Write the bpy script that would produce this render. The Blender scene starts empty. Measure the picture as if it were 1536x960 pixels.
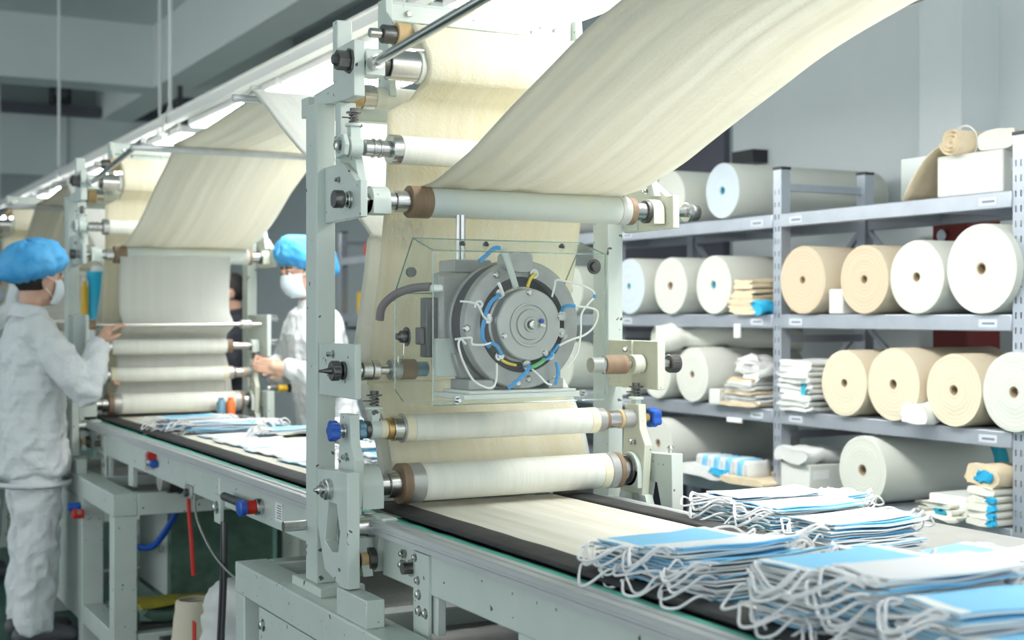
import bpy, bmesh, math, random
from mathutils import Vector, Matrix, noise, geometry
R = math.radians
random.seed(7)
S = bpy.context.scene
COL = S.collection

# ------------------------------------------------------------ camera, light, exposure
cam_d = bpy.data.cameras.new('camera'); cam = bpy.data.objects.new('camera', cam_d); COL.objects.link(cam)
cam.location = (0, 0, 1.4); cam.rotation_euler = (R(90), 0, R(-28.2))
cam_d.sensor_width = 36; cam_d.lens = 36 * 2050 / 1536; cam_d.shift_y = -8 / 1536
cam_d.clip_start = .05; cam_d.clip_end = 100
cam_d.dof.use_dof = True; cam_d.dof.focus_distance = 3.25; cam_d.dof.aperture_fstop = 3.6
S.camera = cam

W = bpy.data.worlds.new('world'); S.world = W; W.use_nodes = True
W.node_tree.nodes['Background'].inputs['Color'].default_value = (.90, .97, 1.0, 1)
W.node_tree.nodes['Background'].inputs['Strength'].default_value = 1.15
S.view_settings.view_transform = 'Standard'; S.view_settings.look = 'None'
S.view_settings.exposure = .60; S.view_settings.gamma = 1; S.view_settings.use_curve_mapping = False
PANEL = 11.0        # luminous strength of the overhead light panels

# ------------------------------------------------------------ materials
MATS = {}
def mat(name, col, rough=.5, metal=0, var=0, vscale=20, bump=0, bscale=60, spec=.5, trans=0, alpha=1, emit=0,
        stretch=(1, 1, 1), col2=None, sheen=0, subs=0, ior=1.45, pit=None, bdist=.004):
    m = bpy.data.materials.new(name); m.use_nodes = True; nt = m.node_tree; b = nt.nodes['Principled BSDF']
    c = tuple(col) + (1,)
    b.inputs['Base Color'].default_value = c; b.inputs['Roughness'].default_value = rough
    b.inputs['Metallic'].default_value = metal; b.inputs['Specular IOR Level'].default_value = spec
    b.inputs['Transmission Weight'].default_value = trans; b.inputs['Alpha'].default_value = alpha; b.inputs['IOR'].default_value = ior
    if sheen: b.inputs['Sheen Weight'].default_value = sheen
    if emit:
        b.inputs['Emission Color'].default_value = c; b.inputs['Emission Strength'].default_value = emit
    if var or bump or col2:
        tc = nt.nodes.new('ShaderNodeTexCoord'); mp = nt.nodes.new('ShaderNodeMapping'); mp.inputs['Scale'].default_value = stretch
        nt.links.new(tc.outputs['Object'], mp.inputs['Vector'])
    if var or col2:
        n = nt.nodes.new('ShaderNodeTexNoise'); n.inputs['Scale'].default_value = vscale; n.inputs['Detail'].default_value = 5; n.inputs['Roughness'].default_value = .62
        nt.links.new(mp.outputs['Vector'], n.inputs['Vector'])
        r = nt.nodes.new('ShaderNodeValToRGB'); r.color_ramp.elements[0].position = .32; r.color_ramp.elements[1].position = .68
        c2 = col2 if col2 else tuple(x * (1 - var) for x in col)
        r.color_ramp.elements[0].color = tuple(c2) + (1,); r.color_ramp.elements[1].color = c
        nt.links.new(n.outputs['Fac'], r.inputs['Fac']); nt.links.new(r.outputs['Color'], b.inputs['Base Color'])
        if pit:   # small dark chips in paint
            v = nt.nodes.new('ShaderNodeTexNoise'); v.inputs['Scale'].default_value = pit[0]; v.inputs['Detail'].default_value = 2
            nt.links.new(tc.outputs['Object'], v.inputs['Vector'])
            rr = nt.nodes.new('ShaderNodeValToRGB'); rr.color_ramp.elements[0].position = pit[1]; rr.color_ramp.elements[1].position = pit[1] + .015
            rr.color_ramp.elements[0].color = (0, 0, 0, 1)
            nt.links.new(v.outputs['Fac'], rr.inputs['Fac'])
            mx = nt.nodes.new('ShaderNodeMix'); mx.data_type = 'RGBA'
            nt.links.new(rr.outputs['Color'], mx.inputs['Factor']); nt.links.new(r.outputs['Color'], mx.inputs[7]); mx.inputs[6].default_value = pit[2] + (1,)
            nt.links.new(mx.outputs[2], b.inputs['Base Color'])
    if bump:
        n2 = nt.nodes.new('ShaderNodeTexNoise'); n2.inputs['Scale'].default_value = bscale; n2.inputs['Detail'].default_value = 3
        nt.links.new(mp.outputs['Vector'], n2.inputs['Vector'])
        bp = nt.nodes.new('ShaderNodeBump'); bp.inputs['Strength'].default_value = bump; bp.inputs['Distance'].default_value = bdist
        nt.links.new(n2.outputs['Fac'], bp.inputs['Height']); nt.links.new(bp.outputs['Normal'], b.inputs['Normal'])
    MATS[name] = m; return m

def cloth_mat(name, col, col2, axis_scale, transl=.35, bump=.3, bscale=90, rough=.9):
    """thin cloth: diffuse + translucent, faint streaks along the web"""
    m = bpy.data.materials.new(name); m.use_nodes = True; nt = m.node_tree; nt.nodes.clear()
    o = nt.nodes.new('ShaderNodeOutputMaterial'); mix = nt.nodes.new('ShaderNodeMixShader'); mix.inputs[0].default_value = transl
    d = nt.nodes.new('ShaderNodeBsdfDiffuse'); t = nt.nodes.new('ShaderNodeBsdfTranslucent')
    tc = nt.nodes.new('ShaderNodeTexCoord'); mp = nt.nodes.new('ShaderNodeMapping'); mp.inputs['Scale'].default_value = axis_scale
    n = nt.nodes.new('ShaderNodeTexNoise'); n.inputs['Scale'].default_value = 1; n.inputs['Detail'].default_value = 6; n.inputs['Roughness'].default_value = .6
    r = nt.nodes.new('ShaderNodeValToRGB'); r.color_ramp.elements[0].position = .35; r.color_ramp.elements[1].position = .65
    r.color_ramp.elements[0].color = tuple(col2) + (1,); r.color_ramp.elements[1].color = tuple(col) + (1,)
    nt.links.new(tc.outputs['Object'], mp.inputs['Vector']); nt.links.new(mp.outputs['Vector'], n.inputs['Vector']); nt.links.new(n.outputs['Fac'], r.inputs['Fac'])
    n2 = nt.nodes.new('ShaderNodeTexNoise'); n2.inputs['Scale'].default_value = bscale; n2.inputs['Detail'].default_value = 4
    nt.links.new(tc.outputs['Object'], n2.inputs['Vector'])
    ad = nt.nodes.new('ShaderNodeMath'); ad.operation = 'ADD'; nt.links.new(n.outputs['Fac'], ad.inputs[0]); nt.links.new(n2.outputs['Fac'], ad.inputs[1])
    bp = nt.nodes.new('ShaderNodeBump'); bp.inputs['Strength'].default_value = bump; bp.inputs['Distance'].default_value = .004
    nt.links.new(ad.outputs[0], bp.inputs['Height'])
    for s in (d, t):
        nt.links.new(r.outputs['Color'], s.inputs['Color']); nt.links.new(bp.outputs['Normal'], s.inputs['Normal'])
    nt.links.new(d.outputs[0], mix.inputs[1]); nt.links.new(t.outputs[0], mix.inputs[2]); nt.links.new(mix.outputs[0], o.inputs[0])
    MATS[name] = m; return m

mat('paint', (.60, .665, .62), .38, var=.07, vscale=9, bump=.08, bscale=35, pit=(42, .285, (.10, .11, .10)))
mat('paint_cream', (.66, .68, .56), .45, var=.12, vscale=12, pit=(50, .29, (.12, .11, .08)))
mat('steel', (.62, .62, .61), .26, 1, var=.12, vscale=40, stretch=(8, 1, 1))
mat('dark_steel', (.17, .17, .165), .38, .85, var=.3, vscale=40)
mat('black_plastic', (.025, .026, .03), .4)
mat('bakelite', (.30, .205, .13), .5, var=.3, vscale=14, stretch=(6, 1, 1))
mat('tan_plastic', (.62, .44, .22), .45, var=.15)
mat('brass', (.60, .40, .16), .35, .9)
mat('cream_band', (.80, .74, .55), .7)
mat('blue_plastic', (.02, .10, .48), .35)
mat('blue_bush', (.16, .30, .40), .4, .3)
mat('red_plastic', (.62, .03, .02), .4)
mat('orange_plastic', (.80, .18, .04), .45)
mat('yellow_plastic', (.85, .52, .04), .45)
mat('roller_wrap', (.80, .80, .72), .75, col2=(.70, .72, .66), vscale=5, stretch=(9, .6, .6), bump=.2, bscale=40)
mat('roller_grey', (.60, .68, .66), .45, col2=(.70, .72, .60), vscale=4, stretch=(2, 1, 1), pit=(7, .30, (.62, .46, .16)))
mat('grey_iron', (.42, .425, .415), .42, .35, var=.25, vscale=16, bump=.1)
mat('grey_disc', (.46, .465, .45), .36, .5, var=.12, vscale=10)
mat('dark_coil', (.025, .026, .036), .5, var=.3)
mat('alu', (.60, .62, .63), .5, .6, var=.15, vscale=20, stretch=(1, .1, 1), bump=.08)
mat('rubber', (.045, .045, .047), .7, var=.45, vscale=14, bump=.25)
mat('green_strip', (.10, .50, .40), .5, var=.2, vscale=20)
mat('white_wire', (.86, .86, .84), .4)
mat('blue_wire', (.05, .33, .72), .4)
mat('yellow_wire', (.80, .62, .05), .4)
mat('green_wire', (.15, .50, .22), .4)
mat('grey_hose', (.20, .17, .18), .5)
mat('loop', (.76, .76, .77), .8)
mat('mask_white', (.70, .715, .735), .85, bump=.12, bscale=160)
mat('mask_blue', (.24, .57, .82), .8, bump=.12, bscale=160)
mat('mask_deep', (.24, .57, .82), .8)
mat('mask_edge', (.78, .80, .79), .85)
mat('rack_steel', (.46, .50, .56), .34, .55, var=.12, vscale=8)
mat('core_card', (.34, .25, .16), .8)
mat('core_blue', (.10, .42, .52), .7)
mat('white_box', (.68, .69, .65), .8, var=.05)
mat('beige_cloth', (.74, .62, .43), .9, var=.15, vscale=25, bump=.3, bscale=40)
mat('white_cloth', (.70, .71, .69), .9, var=.08, vscale=18, bump=.4, bscale=30)
mat('pale_cloth', (.76, .75, .67), .9, var=.12, vscale=18, bump=.4, bscale=30)
mat('teal_print', (.03, .36, .47), .8)
mat('cyan_cloth', (.03, .42, .70), .8)
mat('coat', (.74, .765, .78), .62, bump=1.0, bscale=16, var=.05, vscale=12, bdist=.02)
mat('cap', (.04, .33, .72), .75, col2=(.12, .46, .82), vscale=14, bump=.3, bscale=30)
mat('skin', (.66, .40, .29), .5, var=.08, vscale=16)
mat('hair', (.02, .017, .016), .6)
mat('face_mask', (.66, .74, .80), .8)
mat('black_cloth', (.03, .032, .04), .9)
mat('shoe', (.10, .10, .11), .5)
mat('floor_green', (.035, .13, .10), .35, var=.35, vscale=2.5)
mat('wall', (.74, .78, .79), .85, var=.04, vscale=2)
mat('wall_grey', (.36, .41, .42), .85, var=.06, vscale=2)
mat('ceiling', (.66, .72, .72), .9, var=.05, vscale=2)
mat('beam', (.74, .80, .78), .9, var=.04, vscale=2)
mat('dark_panel', (.10, .10, .13), .6)
mat('panel_light', (1, 1, .98), .5, emit=PANEL)
mat('panel_broad', (1, 1, .98), .5, emit=PANEL*1.15)
mat('housing', (.78, .79, .78), .5)
mat('blue_hose', (.01, .09, .50), .4)
mat('cup_cream', (.72, .66, .52), .8, var=.1)
mat('steel_box', (.70, .73, .70), .5)
mat('green_cloth', (.12, .22, .17), .9, var=.4, vscale=14)
mat('yellow_cloth', (.50, .42, .05), .9, var=.3, vscale=20)
mat('cyan_plastic', (.02, .45, .70), .4)
mat('label_white', (.85, .86, .85), .6)
mat('sticker_grey', (.55, .59, .64), .5)
mat('dark_red', (.22, .03, .03), .5)
mat('label_ink', (.20, .22, .25), .6)
cloth_mat('web_cream', (.82, .81, .735), (.755, .735, .64), (30, .6, .6), .40, .5, 110)
cloth_mat('web_white', (.86, .86, .82), (.80, .81, .77), (22, .5, .5), .45, .3, 100)
cloth_mat('web_yellow', (.90, .865, .71), (.86, .80, .61), (30, 1, 2.5), .22, .5, 120)
cloth_mat('belt', (.78, .76, .68), (.66, .63, .53), (24, 1.2, 1), .02, .25, 60)

def roll_mat(name, col, dark):
    """fabric roll: faint concentric layers on the end face (object x is the roll axis)"""
    m = mat(name, col, .85, bump=.15, bscale=30); nt = m.node_tree; b = nt.nodes['Principled BSDF']
    tc = nt.nodes.new('ShaderNodeTexCoord'); mp = nt.nodes.new('ShaderNodeMapping'); mp.inputs['Scale'].default_value = (0, 1, 1)
    wv = nt.nodes.new('ShaderNodeTexWave'); wv.wave_type = 'RINGS'; wv.rings_direction = 'X'; wv.inputs['Scale'].default_value = 22; wv.inputs['Distortion'].default_value = 3.5; wv.inputs['Detail'].default_value = 3; wv.inputs['Detail Scale'].default_value = 1.5
    r = nt.nodes.new('ShaderNodeValToRGB'); r.color_ramp.elements[0].color = tuple(dark) + (1,); r.color_ramp.elements[1].color = tuple(col) + (1,); r.color_ramp.elements[1].position = .7
    nt.links.new(tc.outputs['Object'], mp.inputs['Vector']); nt.links.new(mp.outputs['Vector'], wv.inputs['Vector'])
    nt.links.new(wv.outputs['Fac'], r.inputs['Fac']); nt.links.new(r.outputs['Color'], b.inputs['Base Color'])
    return m
roll_mat('roll_white', (.62, .635, .575), (.57, .585, .525))
roll_mat('roll_cream', (.66, .61, .46), (.60, .545, .40))
roll_mat('roll_tan', (.62, .50, .36), (.56, .445, .315))
roll_mat('roll_side', (.62, .635, .575), (.60, .615, .555))
roll_mat('roll_side_tan', (.64, .55, .41), (.62, .53, .39))
roll_mat('roll_blueish', (.56, .62, .66), (.50, .585, .65))
# wrapped film over a roll, seen through
def glass(name, tint, rough, alpha_mix, ior=1.3):
    m = bpy.data.materials.new(name); m.use_nodes = True; nt = m.node_tree; nt.nodes.clear()
    o = nt.nodes.new('ShaderNodeOutputMaterial'); mx = nt.nodes.new('ShaderNodeMixShader')
    t = nt.nodes.new('ShaderNodeBsdfTransparent'); t.inputs['Color'].default_value = tint + (1,)
    g = nt.nodes.new('ShaderNodeBsdfGlossy'); g.inputs['Roughness'].default_value = rough; g.inputs['Color'].default_value = (.95, 1, .98, 1)
    df = nt.nodes.new('ShaderNodeBsdfDiffuse'); df.inputs['Color'].default_value = (.8, .84, .80, 1)
    m2 = nt.nodes.new('ShaderNodeMixShader'); m2.inputs[0].default_value = .45
    nt.links.new(g.outputs[0], m2.inputs[1]); nt.links.new(df.outputs[0], m2.inputs[2])
    fr = nt.nodes.new('ShaderNodeLayerWeight'); fr.inputs['Blend'].default_value = .5
    pw = nt.nodes.new('ShaderNodeMath'); pw.operation = 'POWER'; pw.inputs[1].default_value = 4
    ad = nt.nodes.new('ShaderNodeMath'); ad.operation = 'MULTIPLY_ADD'; ad.inputs[1].default_value = .5; ad.inputs[2].default_value = alpha_mix; ad.use_clamp = True
    nt.links.new(fr.outputs['Facing'], pw.inputs[0]); nt.links.new(pw.outputs[0], ad.inputs[0]); nt.links.new(ad.outputs[0], mx.inputs[0])
    nt.links.new(t.outputs[0], mx.inputs[1]); nt.links.new(m2.outputs[0], mx.inputs[2]); nt.links.new(mx.outputs[0], o.inputs[0])
    MATS[name] = m
glass('acrylic', (.955, .975, .955), .08, .05)
glass('acrylic_edge', (.45, .62, .60), .15, .25)
glass('film', (.88, .90, .88), .25, .22)

# ------------------------------------------------------------ helpers
def tag(o, label=None, cat=None, group=None, kind=None):
    if label: o['label'] = label
    if cat: o['category'] = cat
    if group: o['group'] = group
    if kind: o['kind'] = kind
    return o
def thing(name, loc, label, cat, group=None, kind=None):
    o = bpy.data.objects.new(name, None); COL.objects.link(o); o.location = loc; o.empty_display_size = .05
    return tag(o, label, cat, group, kind)
def org(p):
    while p is not None and p.parent is not None: p = p.parent
    return Vector(p.location) if p is not None else Vector((0, 0, 0))

class MB:
    def __init__(s): s.v = []; s.f = []; s.mi = []; s.cur = 0
    def add(s, vs, fs):
        b = len(s.v); s.v += [tuple(v) for v in vs]
        for f in fs: s.f.append([i + b for i in f]); s.mi.append(s.cur)
        return s
    def box(s, x0, x1, y0, y1, z0, z1):
        if x0 > x1: x0, x1 = x1, x0
        if y0 > y1: y0, y1 = y1, y0
        if z0 > z1: z0, z1 = z1, z0
        return s.add([(x0,y0,z0),(x1,y0,z0),(x1,y1,z0),(x0,y1,z0),(x0,y0,z1),(x1,y0,z1),(x1,y1,z1),(x0,y1,z1)],
              [(0,3,2,1),(4,5,6,7),(0,1,5,4),(1,2,6,5),(2,3,7,6),(3,0,4,7)])
    def bar(s, p0, p1, w, h, up=(0, 0, 1)):
        p0 = Vector(p0); p1 = Vector(p1); d = (p1 - p0).normalized(); sd = d.cross(Vector(up)).normalized(); u = sd.cross(d)
        vs = [p + sd * a * w / 2 + u * b * h / 2 for p in (p0, p1) for a, b in ((-1,-1),(1,-1),(1,1),(-1,1))]
        return s.add(vs, [(0,3,2,1),(4,5,6,7),(0,1,5,4),(1,2,6,5),(2,3,7,6),(3,0,4,7)])
    def lathe(s, p0, d, prof, n=28, caps=True):
        """prof: list of (distance along d, radius)"""
        p0 = Vector(p0); d = Vector(d).normalized(); a = Vector((0, 0, 1)) if abs(d.z) < .9 else Vector((1, 0, 0))
        u = d.cross(a).normalized(); w = d.cross(u); vs = []; fs = []
        for t, r in prof:
            for k in range(n):
                an = 2 * math.pi * k / n; vs.append(p0 + d * t + (u * math.cos(an) + w * math.sin(an)) * r)
        m = len(prof)
        for i in range(m - 1):
            for k in range(n):
                k2 = (k + 1) % n; fs.append((i*n+k, i*n+k2, (i+1)*n+k2, (i+1)*n+k))
        if caps: fs.append(tuple(range(n - 1, -1, -1))); fs.append(tuple((m-1)*n + k for k in range(n)))
        return s.add(vs, fs)
    def cyl(s, p0, p1, r, n=20, r1=None):
        p0 = Vector(p0); p1 = Vector(p1); L = (p1 - p0).length
        return s.lathe(p0, p1 - p0, [(0, r), (L, r if r1 is None else r1)], n)
    def cx(s, x0, x1, y, z, r, n=28, ch=.0015):
        """cylinder along x with small chamfers"""
        if x1 < x0: x0, x1 = x1, x0
        L = x1 - x0; c = min(ch, r * .3, L * .3)
        return s.lathe((x0, y, z), (1, 0, 0), [(0, r - c), (c, r), (L - c, r), (L, r - c)], n)
    def prism(s, poly, ax, a0, a1, hole=None):
        """polygon given in the two other axes (in xyz order), extruded along ax"""
        loops = [poly] + ([hole] if hole else [])
        def mk(q, a):
            l = list(q); l.insert(ax, a); return tuple(l)
        tris = geometry.tessellate_polygon([[Vector((q[0], q[1], 0)) for q in lp] for lp in loops])
        flat = [q for lp in loops for q in lp]; n = len(flat); fs = []
        vs = [mk(q, a0) for q in flat] + [mk(q, a1) for q in flat]
        for t in tris: fs.append(tuple(t)); fs.append(tuple(i + n for i in reversed(t)))
        o = 0
        for lp in loops:
            for i in range(len(lp)):
                j = (i + 1) % len(lp); fs.append((o+i, o+j, o+j+n, o+i+n))
            o += len(lp)
        return s.add(vs, fs)
    def tube(s, path, r, n=6, closed=False):
        P = [Vector(p) for p in path]; m = len(P); vs = []; fs = []
        nrm = Vector((.31, .52, .79)).normalized()
        for i in range(m):
            a = P[i - 1] if (i > 0 or closed) else P[i]; b = P[(i + 1) % m] if (i < m - 1 or closed) else P[i]
            d = (b - a); d = d.normalized() if d.length > 1e-9 else Vector((1, 0, 0))
            u = (nrm - d * nrm.dot(d)); u = u.normalized() if u.length > 1e-6 else d.orthogonal().normalized(); nrm = u
            w = d.cross(u)
            for k in range(n):
                an = 2 * math.pi * k / n; vs.append(P[i] + (u * math.cos(an) + w * math.sin(an)) * r)
        for i in range(m if closed else m - 1):
            i2 = (i + 1) % m
            for k in range(n):
                k2 = (k + 1) % n; fs.append((i*n+k, i*n+k2, i2*n+k2, i2*n+k))
        if not closed: fs.append(tuple(range(n - 1, -1, -1))); fs.append(tuple((m-1)*n+k for k in range(n)))
        return s.add(vs, fs)
    def grid(s, fn, nu, nv, flip=False):
        vs = [fn(i / nu, j / nv) for j in range(nv + 1) for i in range(nu + 1)]; fs = []
        for j in range(nv):
            for i in range(nu):
                a = j * (nu + 1) + i; q = (a, a + 1, a + nu + 2, a + nu + 1); fs.append(q[::-1] if flip else q)
        return s.add(vs, fs)
    def ell(s, c, r, n=14, rot=None):
        c = Vector(c); r = (r, r, r) if not hasattr(r, '__len__') else r; vs = []; fs = []; h = n // 2
        for j in range(1, h):
            th = math.pi * j / h
            for k in range(n):
                ph = 2 * math.pi * k / n; p = Vector((r[0]*math.sin(th)*math.cos(ph), r[1]*math.sin(th)*math.sin(ph), r[2]*math.cos(th)))
                if rot: p = rot @ p
                vs.append(c + p)
        t = Vector((0, 0, r[2])); b = Vector((0, 0, -r[2]))
        if rot: t = rot @ t; b = rot @ b
        ti = len(vs); vs.append(c + t); vs.append(c + b)
        for j in range(h - 2):
            for k in range(n):
                k2 = (k + 1) % n; fs.append((j*n+k, (j+1)*n+k, (j+1)*n+k2, j*n+k2))
        for k in range(n):
            k2 = (k + 1) % n; fs.append((ti, k, k2)); fs.append((ti + 1, (h-2)*n+k2, (h-2)*n+k))
        return s.add(vs, fs)
    def mesh(s, name, o=Vector((0, 0, 0)), smooth=True, angle=38):
        me = bpy.data.meshes.new(name); me.from_pydata([tuple(Vector(v) - o) for v in s.v], [], s.f)
        me.polygons.foreach_set('material_index', s.mi)
        bm = bmesh.new(); bm.from_mesh(me); bmesh.ops.recalc_face_normals(bm, faces=bm.faces); bm.to_mesh(me); bm.free()
        if smooth:
            me.polygons.foreach_set('use_smooth', [True] * len(me.polygons)); me.set_sharp_from_angle(angle=R(angle))
        me.update(); return me
    def build(s, name, m, parent=None, bevel=0, smooth=True, angle=38, solid=0, loc=None):
        o0 = org(parent) if parent is not None else (Vector(loc) if loc is not None else Vector((0, 0, 0)))
        me = s.mesh(name, o0, smooth, angle)
        for q in (m if isinstance(m, (list, tuple)) else [m]): me.materials.append(MATS[q])
        o = bpy.data.objects.new(name, me); COL.objects.link(o)
        if parent is not None: o.parent = parent
        else: o.location = o0
        if solid:
            md = o.modifiers.new('thickness', 'SOLIDIFY'); md.thickness = solid; md.offset = 0
        if bevel:
            md = o.modifiers.new('bevel', 'BEVEL'); md.width = bevel; md.segments = 2; md.limit_method = 'ANGLE'; md.angle_limit = R(40); md.harden_normals = False
        return o
def struct(o): o['kind'] = 'structure'; return o
def spline(pts, n=8):
    """Catmull-Rom through points"""
    P = [Vector(p) for p in pts]; out = []
    for i in range(len(P) - 1):
        p0 = P[max(i-1, 0)]; p1 = P[i]; p2 = P[i+1]; p3 = P[min(i+2, len(P)-1)]
        for k in range(n):
            t = k / n
            out.append(.5 * ((2*p1) + (p2-p0)*t + (2*p0-5*p1+4*p2-p3)*t*t + (3*p1-p0-3*p2+p3)*t**3))
    out.append(P[-1]); return out
def nz(x, y=0, z=0): return noise.noise(Vector((x, y, z)))

# ------------------------------------------------------------ the hall
struct(MB().box(-7, 7, -4, 17, -.1, 0).build('floor', 'floor_green'))
struct(MB().box(-7, 5, -4, 17, 4.2, 4.35).build('ceiling', 'ceiling'))
wr = struct(MB().box(4.6, 4.8, -3, 6.02, 0, 4.2).build('wall_right', 'wall'))
MB().box(4.38, 4.6, 4.17, 4.41, 0, 4.2).build('pilaster', 'wall', wr)
wf = struct(MB().box(4.6, 4.8, 6.02, 16.2, 0, 4.2).build('wall_right_far', 'wall_grey'))
MB().box(4.56, 4.6, 6.05, 7.4, 0, 2.62).build('dark_door_panel', 'dark_panel', wf)
MB().box(4.5, 4.6, 5.72, 5.9, 2.2, 2.27).build('closer_box', 'black_plastic', wr)
wb = struct(MB().box(-7, 4.6, 16, 16.2, 0, 4.2).build('wall_back', 'wall_grey'))
b = MB()
struct(MB().box(-7, 4.6, 13.3, 13.75, 3.6, 4.2).build('trim_1', 'beam'))
struct(MB().box(-7, 4.6, 6.3, 6.7, 3.75, 4.2).build('trim_2', 'beam'))
struct(MB().box(3.2, 3.55, 6.7, 13.3, 3.6, 4.2).build('trim_3', 'beam'))
struct(MB().box(3.2, 3.55, 13.75, 16, 3.6, 4.2).build('trim_4', 'beam'))
struct(MB().box(-7, 4.6, 15.86, 16, 2.95, 3.62).build('trim_5', 'ceiling'))
o = MB()
for k in range(9): o.box(-3.6 + k*.92, -3.58 + k*.92, 15.84, 15.86, 2.95, 3.62)
struct(o.build('trim_6', 'wall_grey'))
struct(MB().box(-7, 4.6, 15.7, 15.86, 3.62, 3.72).build('trim_7', 'dark_panel'))
sp = thing('loudspeaker', (2.73, 15.7, 3.8), 'small black loudspeaker high on the far grey wall', 'loudspeaker')
MB().box(2.62, 2.84, 15.55, 15.7, 3.72, 3.98).build('cabinet', 'black_plastic', sp, .02)
MB().lathe((2.73, 15.55, 3.85), (0, -1, 0), [(0, .08), (.01, .075)], 16).build('cone', 'dark_steel', sp)
tag(MB().tube([(3.4, 13.1, 4.15), (3.4, 13.1, 3.5), (3.36, 13.0, 3.4), (3.3, 12.9, 3.42)], .025).build('conduit', 'dark_steel', loc=(3.4, 13.1, 3.6)), 'thin grey pipe running down beside the ceiling beam', 'pipe')

# ------------------------------------------------------------ overhead lamp rail
lr = thing('lamp_rail', (1.93, 8, 2.5), 'long aluminium rail hung from the ceiling above the conveyor', 'rail')
m = MB(); m.box(1.90, 1.95, .6, 15.5, 2.46, 2.51); m.box(1.89, 1.96, .6, 15.5, 2.505, 2.515); m.build('rail_bar', 'housing', lr)
for y in (1.2, 4.3, 7.65, 11.1, 14.4):
    m = MB().cyl((1.93, y, 2.5), (1.93, y, 4.2), .011, 8); m.lathe((1.93, y, 2.515), (0, 0, 1), [(0, .02), (.02, .02), (.05, .014)], 8); m.build('hanger_rod', 'housing', lr)
lr2 = thing('hanging_rod', (2.35, 9.6, 2.5), 'thin white rod hanging from the ceiling beyond the lamp rail', 'rod')
MB().cyl((2.35, 9.6, 2.3), (2.35, 9.6, 4.2), .011, 8).build('rod', 'housing', lr2)
def light_panel(x0, x1, y0, y1, z, label, grp):
    off = '_offscreen' if y1 < 2.55 else ''
    t = thing('ceiling_light' + off, ((x0+x1)/2, (y0+y1)/2, z), label, 'light', grp)
    m = MB(); m.box(x0, x1, y0, y1, z, z+.03)
    m.box(x0-.012, x0, y0, y1, z-.012, z+.03); m.box(x1, x1+.012, y0, y1, z-.012, z+.03); m.box(x0-.012, x1+.012, y0-.012, y0, z-.012, z+.03); m.box(x0-.012, x1+.012, y1, y1+.012, z-.012, z+.03)
    m.build('housing', 'housing', t)
    MB().box(x0+.004, x1-.004, y0+.004, y1-.004, z-(.02 if x1-x0 > .3 else .05), z-.001).build('diffuser' + off, 'panel_broad' if x1-x0 > .3 else 'panel_light', t)
    m = MB(); m.box(1.925, 1.99 if x0 > 1.9 else x0 + .05, y0+.2, y0+.24, z, z+.03); m.build('bracket', 'alu', t)
for k, (y0, y1) in enumerate(((1.0, 2.5), (2.62, 4.15), (4.27, 5.85), (5.93, 7.4))):
    light_panel(1.98, 2.47 if k < 3 else 2.3, y0, y1, 2.445, 'broad glowing light panel on the lamp rail above the ' + ('near end of the mask conveyor', 'machine with the boxed motor', 'sloping white cloth behind the machine', 'conveyor between the two workers')[k], 'broad light panels along the rail')
for k in range(5):
    y0 = 7.7 + k * 1.5
    light_panel(2.0, 2.15, y0, y0 + 1.2, 2.44, 'narrow glowing strip light farther along the lamp rail', 'narrow strip lights along the rail')

# ------------------------------------------------------------ roller machines
def bolt(m, p, d, r=.008, h=.007):
    """domed hex bolt with washer"""
    m.lathe(p, d, [(0, r*1.5), (h*.25, r*1.5)], 14); m.lathe(Vector(p) + Vector(d).normalized()*h*.25, d, [(0, r), (h, r), (h*1.25, r*.7)], 6)
def bolt_part(p, d, par, r=.008, h=.008, mt='steel'):
    m = MB(); bolt(m, p, d, r, h); return m.build('bolt', mt, par)
def stepped(segs, y, z, n=28):
    m = MB()
    for x0, x1, r in segs: m.cx(x0, x1, y, z, r, n)
    return m
def lobed_knob(x0, x1, y, z, r, lobes=5):
    m = MB(); N = 40; vs = []; fs = []
    for i, (x, q) in enumerate(((x0, .86), (x0+.003, 1), (x1-.003, 1), (x1, .86))):
        for k in range(N):
            a = 2*math.pi*k/N; rr = r*q*(1 + .13*math.cos(lobes*a)); vs.append((x, y+rr*math.cos(a), z+rr*math.sin(a)))
    for i in range(3):
        for k in range(N):
            k2 = (k+1) % N; fs.append((i*N+k, i*N+k2, (i+1)*N+k2, (i+1)*N+k))
    fs.append(tuple(range(N))); fs.append(tuple(3*N+k for k in range(N)))
    return m.add(vs, fs)
def knurled(x0, x1, y, z, r):
    m = MB(); N = 36; vs = []; fs = []
    for x, q in ((x0, .8), (x0, .93), (x0+.002, 1), (x1-.002, 1), (x1, .93)):
        for k in range(N):
            a = 2*math.pi*k/N; rr = r*q*(1 if k % 2 else .95); vs.append((x, y+rr*math.cos(a), z+rr*math.sin(a)))
    for i in range(4):
        for k in range(N):
            k2 = (k+1) % N; fs.append((i*N+k, i*N+k2, (i+1)*N+k2, (i+1)*N+k))
    fs.append(tuple(range(N))); fs.append(tuple(4*N+k for k in range(N)))
    return m.add(vs, fs)
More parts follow.
